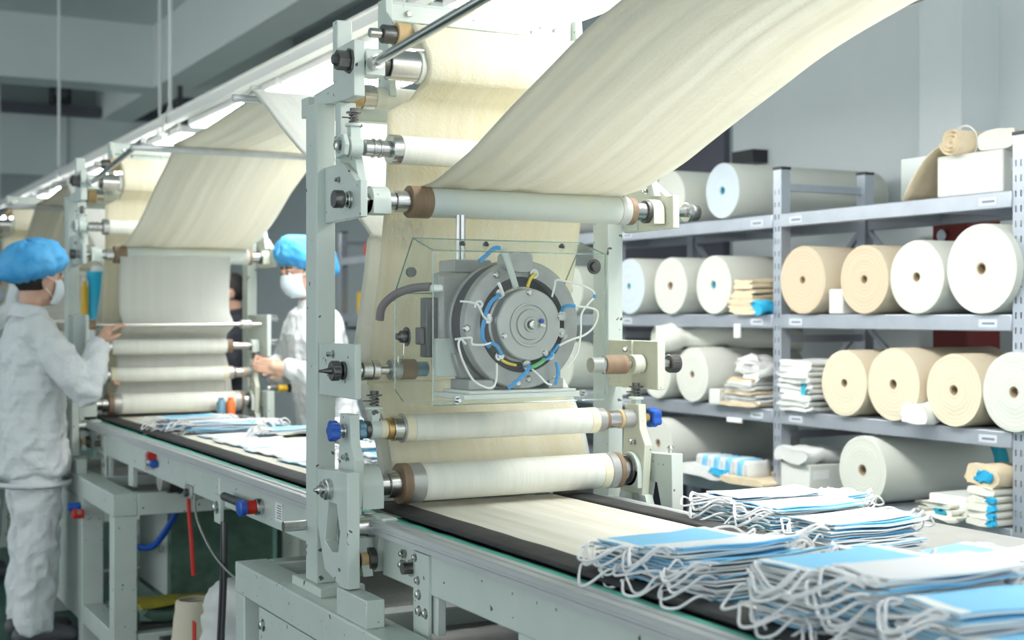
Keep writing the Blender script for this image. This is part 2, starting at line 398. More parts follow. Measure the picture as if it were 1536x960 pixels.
def spring_clamp(x, y, z, par, w=.016, r=.024):
    """split clamp on a shaft with a spring-loaded screw on top"""
    m = MB(); m.cx(x-w, x+w, y, z, r, 20); m.box(x-w*.8, x+w*.8, y-.012, y+.012, z+r*.6, z+r+.028); m.lathe((x, y, z+r+.024), (0, 0, 1), [(0, .021), (.006, .021), (.008, .017)], 16)
    c = m.build('clamp', 'paint', par, .0015)
    q = MB(); q.cyl((x, y, z+r+.03), (x, y, z+r+.062), .006, 10)
    q.tube([(x + .011*math.cos(a*.9), y + .011*math.sin(a*.9), z+r+.033 + .0011*a) for a in range(0, 22)], .0022, 5)
    q.lathe((x, y, z+r+.056), (0, 0, 1), [(0, .019), (.003, .019)], 14); q.lathe((x, y, z+r+.06), (0, 0, 1), [(0, .010), (.008, .010)], 6)
    q.tube([(x-.03, y, z+r+.045), (x-.012, y, z+r+.045)], .0018, 5)
    q.build('clamp_screw', 'dark_steel', c)

def roller(par, name, segs, y, z, D, label=None):
    """segs: (x0, x1, radius, material); the longest one is the roller body, the others its sub-parts"""
    big = max(segs, key=lambda s: s[1]-s[0]); body = MB().cx(big[0], big[1], y+D, z, big[2], 40).build(name, big[3], par)
    if label: body['label'] = label
    for s in segs:
        if s is big: continue
        nm = {'bakelite': 'collar', 'steel': 'shaft_sleeve', 'dark_steel': 'bearing', 'cream_band': 'end_band', 'paint': 'bearing_block', 'brass': 'bushing', 'tan_plastic': 'bushing', 'web_white': 'end_band', 'blue_bush': 'end_bush', 'paint_cream': 'bearing_block', 'grey_disc': 'shaft_sleeve'}[s[3]]
        if nm == 'bearing_block':
            m = MB(); N = 20; rr = s[2]; m.cx(s[0], s[1], y+D, z, rr, 28); m.box(s[0], s[1], y+D-rr, y+D+rr*.8, z-rr, z)
            m.build(nm, s[3], body, .002)
        else: MB().cx(s[0], s[1], y+D, z, s[2], 32).build(nm, s[3], body)
    return body

def machine(D, variant, label, bz=2.05, by=2.06):
    t = thing('roller_machine', (1.617, 3.24+D, .712), label, 'machine', None)
    P = 'paint'
    B = lambda: MB()
    Y = 3.03
    # posts and feet
    for x0, x1 in ((1.169, 1.218), (2.017, 2.065)):
        p = B().box(x0, x1, 3.2+D, 3.28+D, .735, 1.925 if x0 < 1.5 else 1.955).build('post', P, t, .003)
        B().box(x0-.012, x1+.055, 3.14+D, 3.35+D, .712, .735).build('foot_plate', P, p, .002)
        m = MB(); bolt(m, (x1+.03, 3.17+D, .735), (0, 0, 1), .009); bolt(m, (x1+.03, 3.32+D, .735), (0, 0, 1), .009); m.build('foot_bolts', 'steel', p)
    # top arm plates (left and right), vertical flat bars
    poly = [(3.28+D, 1.9555), (3.118+D, 1.965), (3.118+D, 2.045), (3.005+D, 2.048), (3.005+D, 1.915), (3.06+D, 1.912), (3.28+D, 1.9255)]
    for x0, x1 in ((1.19, 1.218), (2.017, 2.045)):
        B().prism(poly, 0, x0, x1).build('arm_plate', P, t, .002)
        B().box(x0+.001, x1+.013, 3.06+D if x0 > 1.5 else 3.095+D, 3.13+D, 1.76, 1.912).build('flat_bar', P, t, .002)
        B().box(x0+.001, x1+.013, 3.119+D, 3.15+D, 1.965, 2.115).build('flat_bar', P, t, .003)
    # top cross beam with bolt
    m = B(); m.box(1.385, 1.93, 3.25+D, 3.27+D, 2.13, 2.21); m.box(1.385, 1.78, 3.235+D, 3.25+D, 2.155, 2.2)
    cb = m.build('cross_beam', P, t, .002)
    B().prism([(3.2+D, 1.955), (3.28+D, 1.955), (3.28+D, 2.21), (3.23+D, 2.21)], 0, 1.93, 1.95).build('end_plate', P, cb, .002)
    B().prism([(3.2+D, 1.955), (3.28+D, 1.955), (3.28+D, 2.21), (3.23+D, 2.21)], 0, 1.365, 1.384).build('end_plate', P, cb, .002)
    m = MB(); m.lathe((1.43, 3.25+D, 2.175), (0, -1, 0), [(0, .009), (.022, .009), (.026, .006)], 6); m.build('bolt', 'steel', cb)
    B().box(1.218, 2.017, 3.29+D, 3.33+D, 1.90, 1.95).build('rear_tie', P, t, .003)
    for x in (1.195, 2.04): B().box(x-.02, x+.02, 3.28+D, 3.33+D, 1.90, 1.95).build('tie_block', P, t, .002)
    # upper bracket plates
    up = [(3.2+D, 1.764), (3.078+D, 1.764), (2.995+D, 1.714), (2.964+D, 1.714), (2.964+D, 1.628), (3.2+D, 1.626)]
    for x0, x1, bx in ((1.19, 1.208, -1), (2.07, 2.09, 1)):
        br = B().prism(up, 0, x0, x1).build('bracket_plate', P if bx < 0 else 'paint_cream', t, .002)
        if bx < 0: bolt_part((x0, 3.10+D, 1.725), (-1, 0, 0), br, .006, .008)
        else:
            B().box(2.066, 2.07, 3.13+D, 3.2+D, 1.63, 1.68).build('spacer', P, br)
            bolt_part((2.07, 3.09+D, 1.735), (-1, 0, 0), br, .006, .008)
        B().prism([(3.02+D, 1.715), (3.045+D, 1.715), (3.085+D, 1.80), (3.06+D, 1.81)], 0, x1 if bx < 0 else x0-.02, x1+.02 if bx < 0 else x0).build('link_arm', P, br, .002)
    # adjusting knobs on the upper bracket
    kb = knurled(1.148, 1.172, Y+D, 1.672, .0215).build('adjusting_knob', 'dark_steel', t); kb['label'] = 'dark knurled adjusting knob'
    stepped([(1.172, 1.18, .012), (1.18, 1.186, .019), (1.186, 1.19, .021)], Y+D, 1.672).build('shaft', 'steel', kb)
    kb = knurled(2.17, 2.195, Y+D, 1.676, .022).build('adjusting_knob', 'dark_steel', t)
    stepped([(2.09, 2.155, .013), (2.155, 2.17, .026)], Y+D, 1.676).build('shaft', 'steel', kb)
    # upper long roller
    roller(t, 'guide_roller', [(1.394, 1.936, .036, 'roller_grey'), (1.339, 1.394, .039, 'bakelite'), (1.282, 1.304, .021, 'steel'), (1.304, 1.339, .026, 'steel'),
        (1.236, 1.282, .034, 'paint'), (1.208, 1.236, .016, 'steel'), (1.936, 1.966, .0365, 'web_white'), (1.966, 1.984, .037, 'bakelite'), (1.984, 2.02, .024, 'steel'), (2.02, 2.032, .030, 'dark_steel'), (2.032, 2.066, .033, 'paint_cream')], Y, 1.673, D)
    # second roller with spring clamps and link
    roller(t, 'guide_roller', [(1.316, 1.93, .0345, 'roller_wrap'), (1.29, 1.316, .036, 'steel'), (1.225, 1.29, .020, 'steel'), (1.93, 1.955, .036, 'steel'), (1.955, 2.01, .02, 'steel')], Y, 1.797, D)
    for x in (1.245, 1.262): MB().cx(x, x+.006, Y+D, 1.797, .023).build('shaft_ring', 'steel', t)
    spring_clamp(1.2, Y+D, 1.797, t); spring_clamp(2.03, Y+D, 1.797, t)
    lp = B().prism([(3.075+D, 1.825), (3.015+D, 1.825), (3.0+D, 1.80), (3.01+D, 1.775), (3.06+D, 1.77)], 0, 1.165, 1.178).build('link_plate', P, t, .003)
    m = MB(); bolt(m, (1.165, 3.035+D, 1.80), (-1, 0, 0), .013, .008); m.build('bolt', 'steel', lp)
    # lowest top roller and its nut
    roller(t, 'guide_roller', [(1.36, 1.92, .040, 'roller_wrap'), (1.285, 1.36, .037, 'steel'), (1.266, 1.285, .028, 'dark_steel'), (1.218, 1.266, .034, 'paint'), (1.92, 1.96, .037, 'steel'), (1.96, 2.017, .03, 'paint')], Y, 2.0, D)
    nb = MB(); nb.lathe((1.19, Y+D, 2.0), (-1, 0, 0), [(0, .030), (.006, .030), (.006, .024), (.034, .024), (.034, .016), (.044, .012)], 8)
    nb.build('lock_nut', 'dark_steel', t)
    # top small roller
    roller(t, 'guide_roller', [(1.376, 1.9, .029, 'roller_wrap'), (1.335, 1.376, .0305, 'tan_plastic'), (1.30, 1.335, .023, 'dark_steel'), (1.268, 1.30, .012, 'steel'), (1.90, 1.93, .02, 'steel')], 3.1, 2.088, D)
    B().prism([(3.08+D, 2.06), (3.125+D, 2.06), (3.26+D, 2.14), (3.26+D, 2.2)], 0, 1.366, 1.37).build('roller_hanger', P, t)
    # roller behind the web
    roller(t, 'guide_roller', [(1.335, 1.95, .028, 'roller_wrap'), (1.300, 1.335, .031, 'steel'), (1.262, 1.3, .031, 'tan_plastic'), (1.245, 1.262, .026, 'dark_steel'), (1.218, 1.245, .014, 'brass'), (1.95, 2.017, .014, 'steel')], 3.235, 1.953, D)
    # bottom A plates with slot, knobs, bearing blocks
    out = [(3.094+D, 1.033), (2.899+D, 1.042), (2.895+D, .778), (2.93+D, .775), (3.045+D, .80), (3.094+D, .90)]
    hole = [(3.022+D, .962), (2.968+D, .962), (2.948+D, .90), (2.958+D, .853), (3.0+D, .848), (3.046+D, .868)]
    for x0, x1 in ((1.132, 1.162), (2.02, 2.055)):
        ap = B().prism(out, 0, x0, x1, hole).build('side_plate', P, t, .0025)
        B().box(x0-.003, x1+.012, 2.78+D, 2.96+D, .712, .7745).build('foot_block', P, ap, .003)
        B().prism([(2.925+D, .7745), (2.95+D, .7745), (2.95+D, .85), (2.93+D, .85)], 0, x1, x1+.012).build('wedge', P, ap, .001)
    nb = MB(); nb.lathe((1.132, Y-.02+D, .993), (-1, 0, 0), [(0, .025), (.012, .025), (.014, .02), (.02, .02), (.021, .011), (.03, .011), (.034, .006), (.04, .003)], 12); nb.build('lock_nut', 'steel', t)
    nb = MB(); nb.lathe((2.055, Y-.02+D, .993), (1, 0, 0), [(0, .016), (.03, .016), (.034, .012)], 20); nb.lathe((2.0375, 2.93+D, 1.04), (0, 0, 1), [(0, .006), (.01, .006), (.014, .01), (.02, .006)], 10); nb.build('lock_nut', 'steel', t)
    # lever arms carrying the middle roller
    la = [(3.065+D, 1.165), (3.0+D, 1.165), (2.995+D, 1.10), (2.97+D, 1.06), (2.985+D, .93), (3.09+D, .93), (3.075+D, 1.06)]
    for x0, x1, sg in ((1.178, 1.202, -1), (1.985, 2.008, 1)):
        lv = B().prism(la, 0, x0, x1).build('lever_arm', P if sg < 0 else 'paint_cream', t, .002)
        bolt_part((x0, 3.02+D, 1.065), (-1, 0, 0), lv, .007, .009)
        leg = [(2.97+D, .93), (3.0+D, .93), (2.955+D, .80), (2.915+D, .80)]; leg2 = [(3.06+D, .93), (3.09+D, .93), (3.13+D, .80), (3.09+D, .80)]
        B().prism(leg, 0, x0, x1).build('lever_foot', P, lv, .001); B().prism(leg2, 0, x0, x1).build('lever_foot', P, lv, .001)
    lead = [(1.313, 1.335, .049, 'bakelite'), (1.335, 1.371, .0485, 'grey_disc'), (1.284, 1.313, .033, 'steel'), (1.256, 1.284, .026, 'steel'), (1.202, 1.256, .050, 'paint'), (1.162, 1.178, .02, 'steel')]
    tail = [(1.875, 1.9, .0455, 'cream_band'), (1.9, 1.925, .0465, 'grey_disc'), (1.925, 1.94, .047, 'bakelite'), (1.94, 1.965, .028, 'steel'), (1.965, 1.972, .037, 'dark_steel'), (1.972, 1.985, .046, 'paint'), (2.008, 2.02, .02, 'steel')]
    roller(t, 'press_roller', [(1.371, 1.875, .0455, 'roller_wrap')] + lead + tail, Y, .993, D)
    mlead = [(1.296, 1.325, .030, 'steel'), (1.320, 1.325, .035, 'grey_disc'), (1.282, 1.296, .026, 'brass'), (1.262, 1.282, .022, 'cream_band'), (1.325, 1.35, .0335, 'cream_band')]
    mtail = [(1.845, 1.87, .0335, 'cream_band'), (1.87, 1.893, .031, 'grey_disc'), (1.893, 1.905, .026, 'bakelite'), (1.905, 1.94, .023, 'steel'), (1.94, 1.95, .025, 'tan_plastic'), (1.95, 1.985, .024, 'grey_disc'), (2.008, 2.035, .012, 'brass')]
    roller(t, 'press_roller', [(1.35, 1.845, .033, 'roller_wrap')] + mlead + mtail, Y, 1.126, D)
    spring_clamp(1.252, Y+D, 1.126, t, .013); spring_clamp(1.9965, Y+D, 1.128, t, .0105)
    k = lobed_knob(1.138, 1.160, Y+D, 1.126, .023).build('hand_knob', 'blue_plastic', t); k['label'] = 'blue lobed hand knob'
    stepped([(1.16, 1.178, .01), (1.17, 1.177, .017)], Y+D, 1.126).build('shaft', 'steel', k)
    k = lobed_knob(1.205, 1.226, Y+D, 1.126, .023).build('hand_knob', 'blue_bush', t)
    stepped([(1.226, 1.239, .021)], Y+D, 1.126).build('lock_ring', 'dark_steel', k)
    k = lobed_knob(2.038, 2.066, Y+D, 1.126, .024).build('hand_knob', 'blue_plastic', t)
    # reel clamps
    if variant == 0:
        for x0, x1, sg in ((1.175, 1.191, -1), (2.018, 2.042, 1)):
            cp = B().box(x0, x1, 2.96+D, 3.2+D, 1.203, 1.331).build('clamp_plate', P if sg < 0 else 'paint_cream', t, .0025)
            bolt_part((x0, 3.10+D, 1.305), (-1, 0, 0), cp, .007, .012)
            if sg > 0: B().box(x0-.006, x0, 3.075+D, 3.095+D, 1.203, 1.331).build('rib', 'paint_cream', cp)
        z = 1.268
        sh = stepped([(1.191, 1.217, .018), (1.217, 1.2415, .0245), (1.243, 1.261, .0245), (1.261, 1.296, .0125)], Y+D, z).build('clamp_shaft', 'steel', t)
        MB().cx(1.290, 1.318, Y+D, z, .0245).build('collar', 'grey_disc', sh); MB().cx(1.318, 1.357, Y+D, z, .025).build('collar', 'bakelite', sh); MB().cx(1.357, 1.389, Y+D, z, .018).build('end_bush', 'blue_bush', sh)
        k = knurled(1.142, 1.162, Y+D, z, .024).build('adjusting_knob', 'dark_steel', t); MB().lathe((1.142, Y+D, z), (-1, 0, 0), [(0, .009), (.02, .004), (.03, .003)], 12).build('spindle_tip', 'dark_steel', k)
        stepped([(1.162, 1.168, .013), (1.168, 1.175, .022)], Y+D, z).build('shaft', 'dark_steel', k)
        z = 1.269
        sh = stepped([(1.895+.068, 2.0, .0115), (1.99, 2.018, .0245)], Y+D, z).build('clamp_shaft', 'steel', t)
        MB().cx(1.895, 1.963, Y+D, z, .025).build('collar', 'bakelite', sh); MB().cx(1.855, 1.895, Y+D, z, .020).build('end_bush', 'grey_disc', sh)
        MB().cx(1.98, 2.012, Y+D, z, .0255).build('collar', 'paint_cream', sh)
        k = knurled(2.10, 2.13, Y+D, z, .025).build('adjusting_knob', 'dark_steel', t); stepped([(2.042, 2.06, .018), (2.06, 2.1, .012)], Y+D, z).build('shaft', 'steel', k)
    else:
        for zz, r in ((1.252, .035),):
            roller(t, 'press_roller', [(1.33, 1.86, r, 'roller_wrap'), (1.29, 1.33, r*.85, 'steel'), (1.218, 1.29, .015, 'steel'), (1.86, 1.89, r*.9, 'bakelite'), (1.89, 1.98, .016, 'steel'), (1.98, 2.017, .03, 'paint')], Y, zz, D)
        for x0, x1 in ((1.19, 1.206), (2.02, 2.04)):
            B().box(x0, x1, 2.9+D, 3.2+D, 1.20, 1.40).build('clamp_plate', P, t, .003)
        roller(t, 'thin_bar', [(1.24, 2.0, .009, 'steel'), (1.206, 1.24, .022, 'bakelite'), (1.9, 1.95, .02, 'grey_disc')], 2.93, 1.355, D)
        for z in (1.05, 1.16, 1.27, 1.38):
            MB().cx(2.066, 2.12, Y+.02+D, z, .017).build('lock_nut', 'steel', t)
    # rail hub below the side plate: roller cylinder + brown pulley
    st = MB().cx(1.162, 1.222, 2.96+D, .905, .024).build('spacer_tube', 'steel', t)
    pl = MB().cx(1.178, 1.196, 2.94+D, .835, .018).build('pulley', 'tan_plastic', t); MB().cx(1.196, 1.214, 2.94+D, .835, .027).build('bearing', 'dark_steel', pl)
    MB().cyl((1.195, 3.28+D, .87), (1.11, 3.28+D, .87), .013, 16).build('limit_pin', 'steel', t)
    # overhead rod with end bar and web bars
    r = MB().tube([(1.235, 3.0+D, 1.992), (1.235, by-.06+D, bz+.022)], .012, 16).build('support_rod', 'steel', t)
    MB().cyl((1.235, 3.01+D, 1.992), (1.235, 2.965+D, 1.993), .017, 18).build('rod_collar', 'steel', r)
    MB().tube([(2.055, 3.0+D, 1.992), (2.055, by-.06+D, bz+.022)], .012, 16).build('support_rod', 'steel', t)
    MB().cx(1.2, 2.09, by+D, bz, .014).build('web_bar', 'alu', t)
    return t

machine(0, 0, 'large pale green rolling machine with a boxed motor in the middle of its cloth', 2.055, 1.72)
machine(3.3, 1, 'pale green rolling machine with a worker on each side')
machine(6.6, 1, 'far pale green rolling machine beyond the workers, at the end of the line')

# ------------------------------------------------------------ base frames and conveyors
def base_frame(D, label):
    t = thing('base_frame', (1.6, 3.0+D, 0), label, 'frame')
    y0, y1 = 2.28+D, 3.73+D
    for x0 in (1.122, 2.0):
        MB().box(x0, x0+.093, y0, y1, .627, .712).build('side_beam', 'paint', t, .004)
        
        for ya, yb in ((y0+.08, y0+.618), (y0+.702, y1-.082)): MB().box(x0+.004, x0+.089, ya, yb, .10, .18).build('lower_beam', 'paint', t, .004)
        for yy in (y0, y0+.62, y1-.08):
            MB().box(x0+.0015, x0+.0915, yy+.0015, yy+.0785, 0, .6265).build('leg', 'paint', t, .004)
    for yy in (y0, y0+.62, y1-.08):
        MB().box(1.215, 2.0, yy, yy+.07, .627, .712).build('cross_beam', 'paint', t, .004)
        MB().box(1.2155, 2.0, yy+.005, yy+.065, .11, .17).build('cross_beam', 'paint', t, .004)
    pn = MB().prism([(y0+.72, .17), (y1-.20, .17), (y1-.20, .622), (y0+.72, .622)], 0, 1.127, 1.145, [(y1-.227, .58), (y1-.221, .58), (y1-.221, .60), (y1-.227, .60)]).build('side_panel', 'paint', t, .002)
    m = MB(); bolt(m, (1.127, y1-.24, .58), (-1, 0, 0), .011, .008); m.build('bolt', 'steel', pn)
    MB().box(1.125, 1.128, y1-.215, y1-.203, .47, .52).build('tape', 'yellow_plastic', pn)
    MB().box(1.22, 1.99, y0+.05, y1-.1, .66, .67).build('tray', 'grey_iron', t)
    return t
base_frame(0, 'pale green steel base frame under the machine with the boxed motor')
base_frame(3.03, 'pale green steel base frame beside the worker in white trousers')
base_frame(6.4, 'pale green steel base frame under the far rolling machine')

def conveyor(y0, y1, label, near):
    t = thing('conveyor', (1.57, (y0+y1)/2, .712), label, 'conveyor')
    MB().box(1.36, 1.79, y0, y1, .915, .93).build('belt', 'belt', t, .002)
    m = MB()
    for k in range(3): pass
    for x0, x1 in ((1.278, 1.36), (1.79, 1.866)):
        MB().grid(lambda u, v: (x0+(x1-x0)*u, y0+(y1-y0)*v, .931+.0035*math.sin(u*math.pi)+.0012*nz(u*4, v*(y1-y0)*9)), 6, 90).build('edge_strip', 'rubber', t, solid=.006)
    for x0, x1 in ((1.252, 1.276), (1.868, 1.884)):
        MB().grid(lambda u, v: (x0+(x1-x0)*u + .0025*nz(v*(y1-y0)*8, 1), y0+(y1-y0)*v, .921+.002*nz(u*2, v*(y1-y0)*14)), 2, 110).build('green_edging', 'green_strip', t, solid=.004)
    for sx, x in ((1, 1.205), (-1, 1.935)):
        xa = lambda d: x + sx*d
        r = MB()
        r.prism([(xa(0), .894), (xa(0), .905), (xa(.003), .907), (xa(.003), .911), (xa(0), .913), (xa(0), .923), (xa(.002), .925), (xa(.020), .925), (xa(.022), .922), (xa(.026), .922), (xa(.028), .925), (xa(.045), .925), (xa(.045), .915), (xa(.012), .912), (xa(.012), .894)], 1, y0, y1-.06)
        r.build('side_rail', 'alu', t, smooth=False)
        m = MB(); m.box(xa(.03), xa(.062), y0, y1-.17, .795, .886); bm_ = m.build('side_beam', 'paint', t, .004)
        for yy in [y1-.26-.42*k for k in range(int((y1-y0-.3)/.42))]:
            MB().box(xa(.026), xa(.042), yy, yy+.03, .886, .912).build('rail_clip', 'steel', bm_, .001)
        # under-frame feet to the machine bed
        for yy in (y1-.46, y1-.9):
            MB().box(xa(.036), xa(.056), yy, yy+.08, .712, .80).build('support_strap', 'paint', bm_, .002)
        if sx > 0:
            eb = MB().prism([(y1-.2, .93), (y1-.11, .93), (y1-.11, .80), (y1-.15, .80)], 0, 1.222, 1.262).build('end_block', 'paint', t, .003)
            st = MB(); st.box(1.228, 1.236, y1-.44, y1-.36, .69, .882); st = st.build('bolted_strap', 'paint', bm_, .001)
            for yy, zz, rr in ((y1-.30, .865, .007), (y1-.297, .84, .008), (y1-.37, .868, .007), (y1-.385, .82, .007), (y1-.39, .79, .008), (y1-.392, .755, .008), (y1-.425, .755, .008)):
                bolt_part((1.229, yy, zz), (-1, 0, 0), st, rr, .006)
            MB().cyl((1.229, y1-.352, .842), (1.205, y1-.352, .842), .013, 16).build('stop_pin', 'dark_steel', st)
            MB().cyl((1.229, y1-.352, .842), (1.224, y1-.352, .842), .019, 18).build('washer', 'steel', st)
    for yy in [y0+.25+.6*k for k in range(int((y1-y0)/.6))]:
        MB().box(1.267, 1.873, yy, yy+.05, .81, .86).build('cross_member', 'paint', t, .002)
    MB().box(1.267, 1.873, y0, y1-.1, .895, .9145).build('slider_bed', 'dark_steel', t)
    return t
conveyor(.55, 3.11, 'conveyor with cream belt and black edge strips in front of the boxed motor', True)
conveyor(3.36, 6.41, 'conveyor carrying rows of masks between the two workers', False)
conveyor(6.82, 9.71, 'far conveyor behind the machine between the workers', False)

# ------------------------------------------------------------ cloth webs
def web(path, x0, x1, mt, label, amp=.004, seed=0, nu=40, edge=.004, taper=None, sag=0, name='cloth_web'):
    pts = [Vector((0, p[0], p[1])) for p in path]
    P = spline(pts, 8) if len(pts) > 2 else [pts[0].lerp(pts[1], k/20) for k in range(21)]
    n = len(P) - 1
    c = P[n//2]
    def fn(u, v):
        i = min(int(v*n + 1e-6), n); p = P[i]
        t = P[min(i+1, n)] - P[max(i-1, 0)]; t.normalize(); nr = Vector((0, -t.z, t.y))
        fade = min(1, min(v, 1-v)*8)
        w = amp*fade*(nz(u*9+seed, v*1.2, seed) + .5*nz(u*22+seed, v*2.0, 3))
        xe = x0 + (x1-x0)*u
        if taper: xe += taper(u, p)
        e = edge*(nz(v*14, seed) if u < .01 or u > .99 else 0)
        q = p + nr*w - Vector((0, 0, 1))*sag*fade*math.sin(math.pi*v)*(abs(2*u-1)**1.5)
        return (xe+e, q.y, q.z)
    o = MB().grid(fn, nu, n).build(name, mt, None, solid=.0018, angle=180, loc=(.5*(x0+x1), c.y, c.z))
    return tag(o, label, 'cloth')
def upper_web(D, bz, end, label, x0=1.372, x1=1.958):
    Y = 3.03+D
    path = [(Y+.036, 1.672), (Y+.026, 1.700), (Y, 1.7125), (Y-.10, 1.724), (Y-.25, 1.763), (Y-.42, 1.823), (Y-.65, 1.905 if D == 0 else 1.93), (Y-.86, 1.972 if D == 0 else 2.01)] + ([(1.732, bz+.010), (1.716, bz+.017)] if D == 0 else [(2.06+D+.012, bz+.010), (2.06+D-.004, bz+.017)]) + end
    return web(path, x0, x1, 'web_cream', label, .009, D)
upper_web(0, 2.055, [(1.6, 2.085), (1.27, 2.115)], 'wide cream cloth rising from the roller above the boxed motor')
upper_web(3.3, 2.05, [(4.9, 2.078), (4.34, 2.118)], 'cream cloth rising from the machine between the two workers')
upper_web(6.6, 2.05, [(8.2, 2.078), (7.64, 2.118)], 'cream cloth rising from the far machine at the end of the line')
def back_web(D, label):
    web([(4.335+D, 2.119), (4.30+D, 2.121), (4.25+D, 2.108), (3.9+D, 1.92), (3.34+D, 1.64), (3.295+D, 1.58), (3.30+D, 1.40), (3.315+D, 1.235), (3.285+D, 1.215), (3.20+D, 1.12), (3.14+D, .99), (3.12+D, .94)],
        1.345, 1.93, 'web_white', label, .003, D+5, taper=lambda u, p: -.035*max(0, min(1, (1.62-p.z)/.3))*(1-u) if p.z > 1.1 else -.03*(1-u))
back_web(0, 'glowing white cloth sloping down behind the machine with the boxed motor')
back_web(3.3, 'white cloth sloping down behind the machine between the two workers')
for D in (0, 3.3, 6.6):      # suspended bar where two webs meet
    t = thing('hanging_bar', (1.65, 4.315+D, 2.1), {0: 'grey bar hung under the broad light panel holding white cloth', 3.3: 'grey bar hung under the strip lights behind the workers', 6.6: 'far grey bar hung at the end of the lamp rail'}[D], 'bar')
    MB().cx(1.29, 2.06, 4.315+D, 2.1, .013).build('bar', 'alu', t)
    for x in (1.88, 1.97):
        MB().cyl((x, 4.315+D, 2.1), (x, 4.315+D, 2.45), .005, 8).build('drop_rod', 'steel', t)
    m = MB(); m.box(1.876, 1.889, 4.29+D, 4.34+D, 2.44, 2.53); m.box(1.961, 1.975, 4.29+D, 4.34+D, 2.44, 2.53); m.box(1.876, 1.975, 4.29+D, 4.34+D, 2.516, 2.53); m.build('rail_clamp', 'housing', t)
def inner_web(D, label, deep=True):
    Y = 3.03+D
    if deep:
        path = [(3.14+D, 2.07), (3.126+D, 2.105), (3.1+D, 2.119), (3.07+D, 2.103), (3.0+D, 2.034), (2.9875+D, 2.0), (3.0+D, 1.968), (3.03+D, 1.9565), (3.07+D, 1.94), (3.11+D, 1.90), (3.12+D, 1.72), (3.14+D, 1.62), (3.2+D, 1.40), (3.245+D, 1.235), (3.235+D, 1.222), (3.16+D, 1.12), (3.10+D, 1.0), (3.085+D, .945)]
    web(path, 1.372, 1.888, 'web_yellow', label, .0018, D+2, taper=lambda u, p: (-.052*max(0, min(1, (1.93-p.z)/.03))*(1-u) if p.z > 1.55 else -.05*(1-u)+ (.012*(1-u) if p.z < 1.15 else 0)), nu=30)
inner_web(0, 'yellowed cream cloth running down behind the boxed motor')
inner_web(3.3, 'cream cloth running down inside the machine between the two workers')
def front_sheet(D, label):
    Y = 3.03+D
    web([(Y-.036, 1.672), (Y-.037, 1.62), (Y-.02, 1.46), (Y-.03, 1.41), (Y-.085, 1.366), (Y-.10, 1.352), (Y-.085, 1.343), (Y, 1.315), (Y+.04, 1.28), (Y+.045, 1.15), (Y+.05, 1.05), (Y+.055, .95)], 1.36, 1.87, 'web_white', label, .0012, D)
front_sheet(3.3, 'pale white cloth stretched over the rollers between the two workers')
front_sheet(6.6, 'pale white cloth stretched over the rollers of the far machine')
inner_web(6.6, 'cream cloth running down inside the far machine')
# frayed scrap of cloth hanging under the upper roller
m = MB()
for k in range(46):
    x = 1.315 + .085*k/45; a = .02 + .012*random.random()
    m.tube([(x, 3.085, 1.622 + .01*math.sin(k*.3)), (x-.004+.012*random.random(), 3.078, 1.605), (x-.01+.03*random.random(), 3.076, 1.60-a)], .0012, 4)
fr = m.build('cloth_fringe', 'web_yellow', None, loc=(1.36, 3.08, 1.6)); tag(fr, 'frayed yellow cloth fringe under the left end of the upper roller', 'fringe', kind='stuff')

# ------------------------------------------------------------ boxed brake motor
bm = thing('brake_motor', (1.5, 2.85, 1.2), 'round grey brake motor with blue and white wires inside the clear box', 'motor')
CX_, CZ_ = 1.527, 1.377
def q(u, v, y=2.752): return (CX_ + (u/4 - 155)*.001748, y, CZ_ - (v/4 - 117)*.001538)
def ring(m, y0, y1, ro, ri, n=64):
    m.lathe((CX_, y0, CZ_), (0, 1, 0), [(0, ri), (0, ro-.003), (.003, ro), (y1-y0-.003, ro), (y1-y0, ro-.003), (y1-y0, ri), (0, ri)], n, caps=False)
m = MB(); ring(m, 2.795, 2.825, .150, .112); rg = m.build('outer_ring', 'grey_iron', bm)
m = MB(); ring(m, 2.825, 2.875, .146, .10); m.build('coil_ring', 'dark_coil', bm)
m = MB(); ring(m, 2.875, 2.895, .150, .06); m.build('rear_ring', 'grey_iron', bm)
m = MB(); m.lathe((CX_, 2.83, CZ_), (0, 1, 0), [(0, .112), (.02, .112)], 48); m.build('back_disc', 'dark_coil', bm)
m = MB(); m.lathe((CX_, 2.762, CZ_), (0, 1, 0), [(0, .080), (.003, .083), (.034, .083), (.036, .088), (.068, .088)], 64); dk = m.build('rotor_disc', 'grey_disc', bm)
m = MB(); m.lathe((CX_, 2.7625, CZ_), (0, -1, 0), [(0, .052), (.004, .051), (.004, .046), (.001, .044), (.001, .036), (.006, .034), (.006, .018), (.010, .0165), (.010, .012), (.004, .011)], 48); m.build('hub', 'grey_disc', dk)
m = MB(); m.lathe((CX_, 2.757, CZ_), (0, -1, 0), [(0, .009), (.012, .009), (.013, .007)], 16); m.build('shaft_end', 'steel', dk)
m = MB(); m.tube([q(672, 470, 2.75), q(690, 480, 2.744)], .004, 6); m.build('wire_end', 'white_wire', dk)
m = MB(); m.ell(q(682, 446, 2.752), .006, 10); m.build('paint_dot', 'blue_plastic', dk)
for u, v in ((618, 275), (470, 535), (714, 640), (806, 420)):
    m = MB(); p = q(u, v, 2.763); m.lathe(p, (0, -1, 0), [(0, .0075), (.004, .0075), (.006, .005)], 14); m.build('screw', 'steel', dk)
for u, v in ((612, 115), (590, 822), (462, 168), (655, 800), (285, 490), (880, 540)):
    m = MB(); p = q(u, v, 2.796); m.lathe(p, (0, -1, 0), [(0, .009), (.003, .009), (.006, .0055), (.006, .003)], 14); m.build('screw', 'steel', rg)
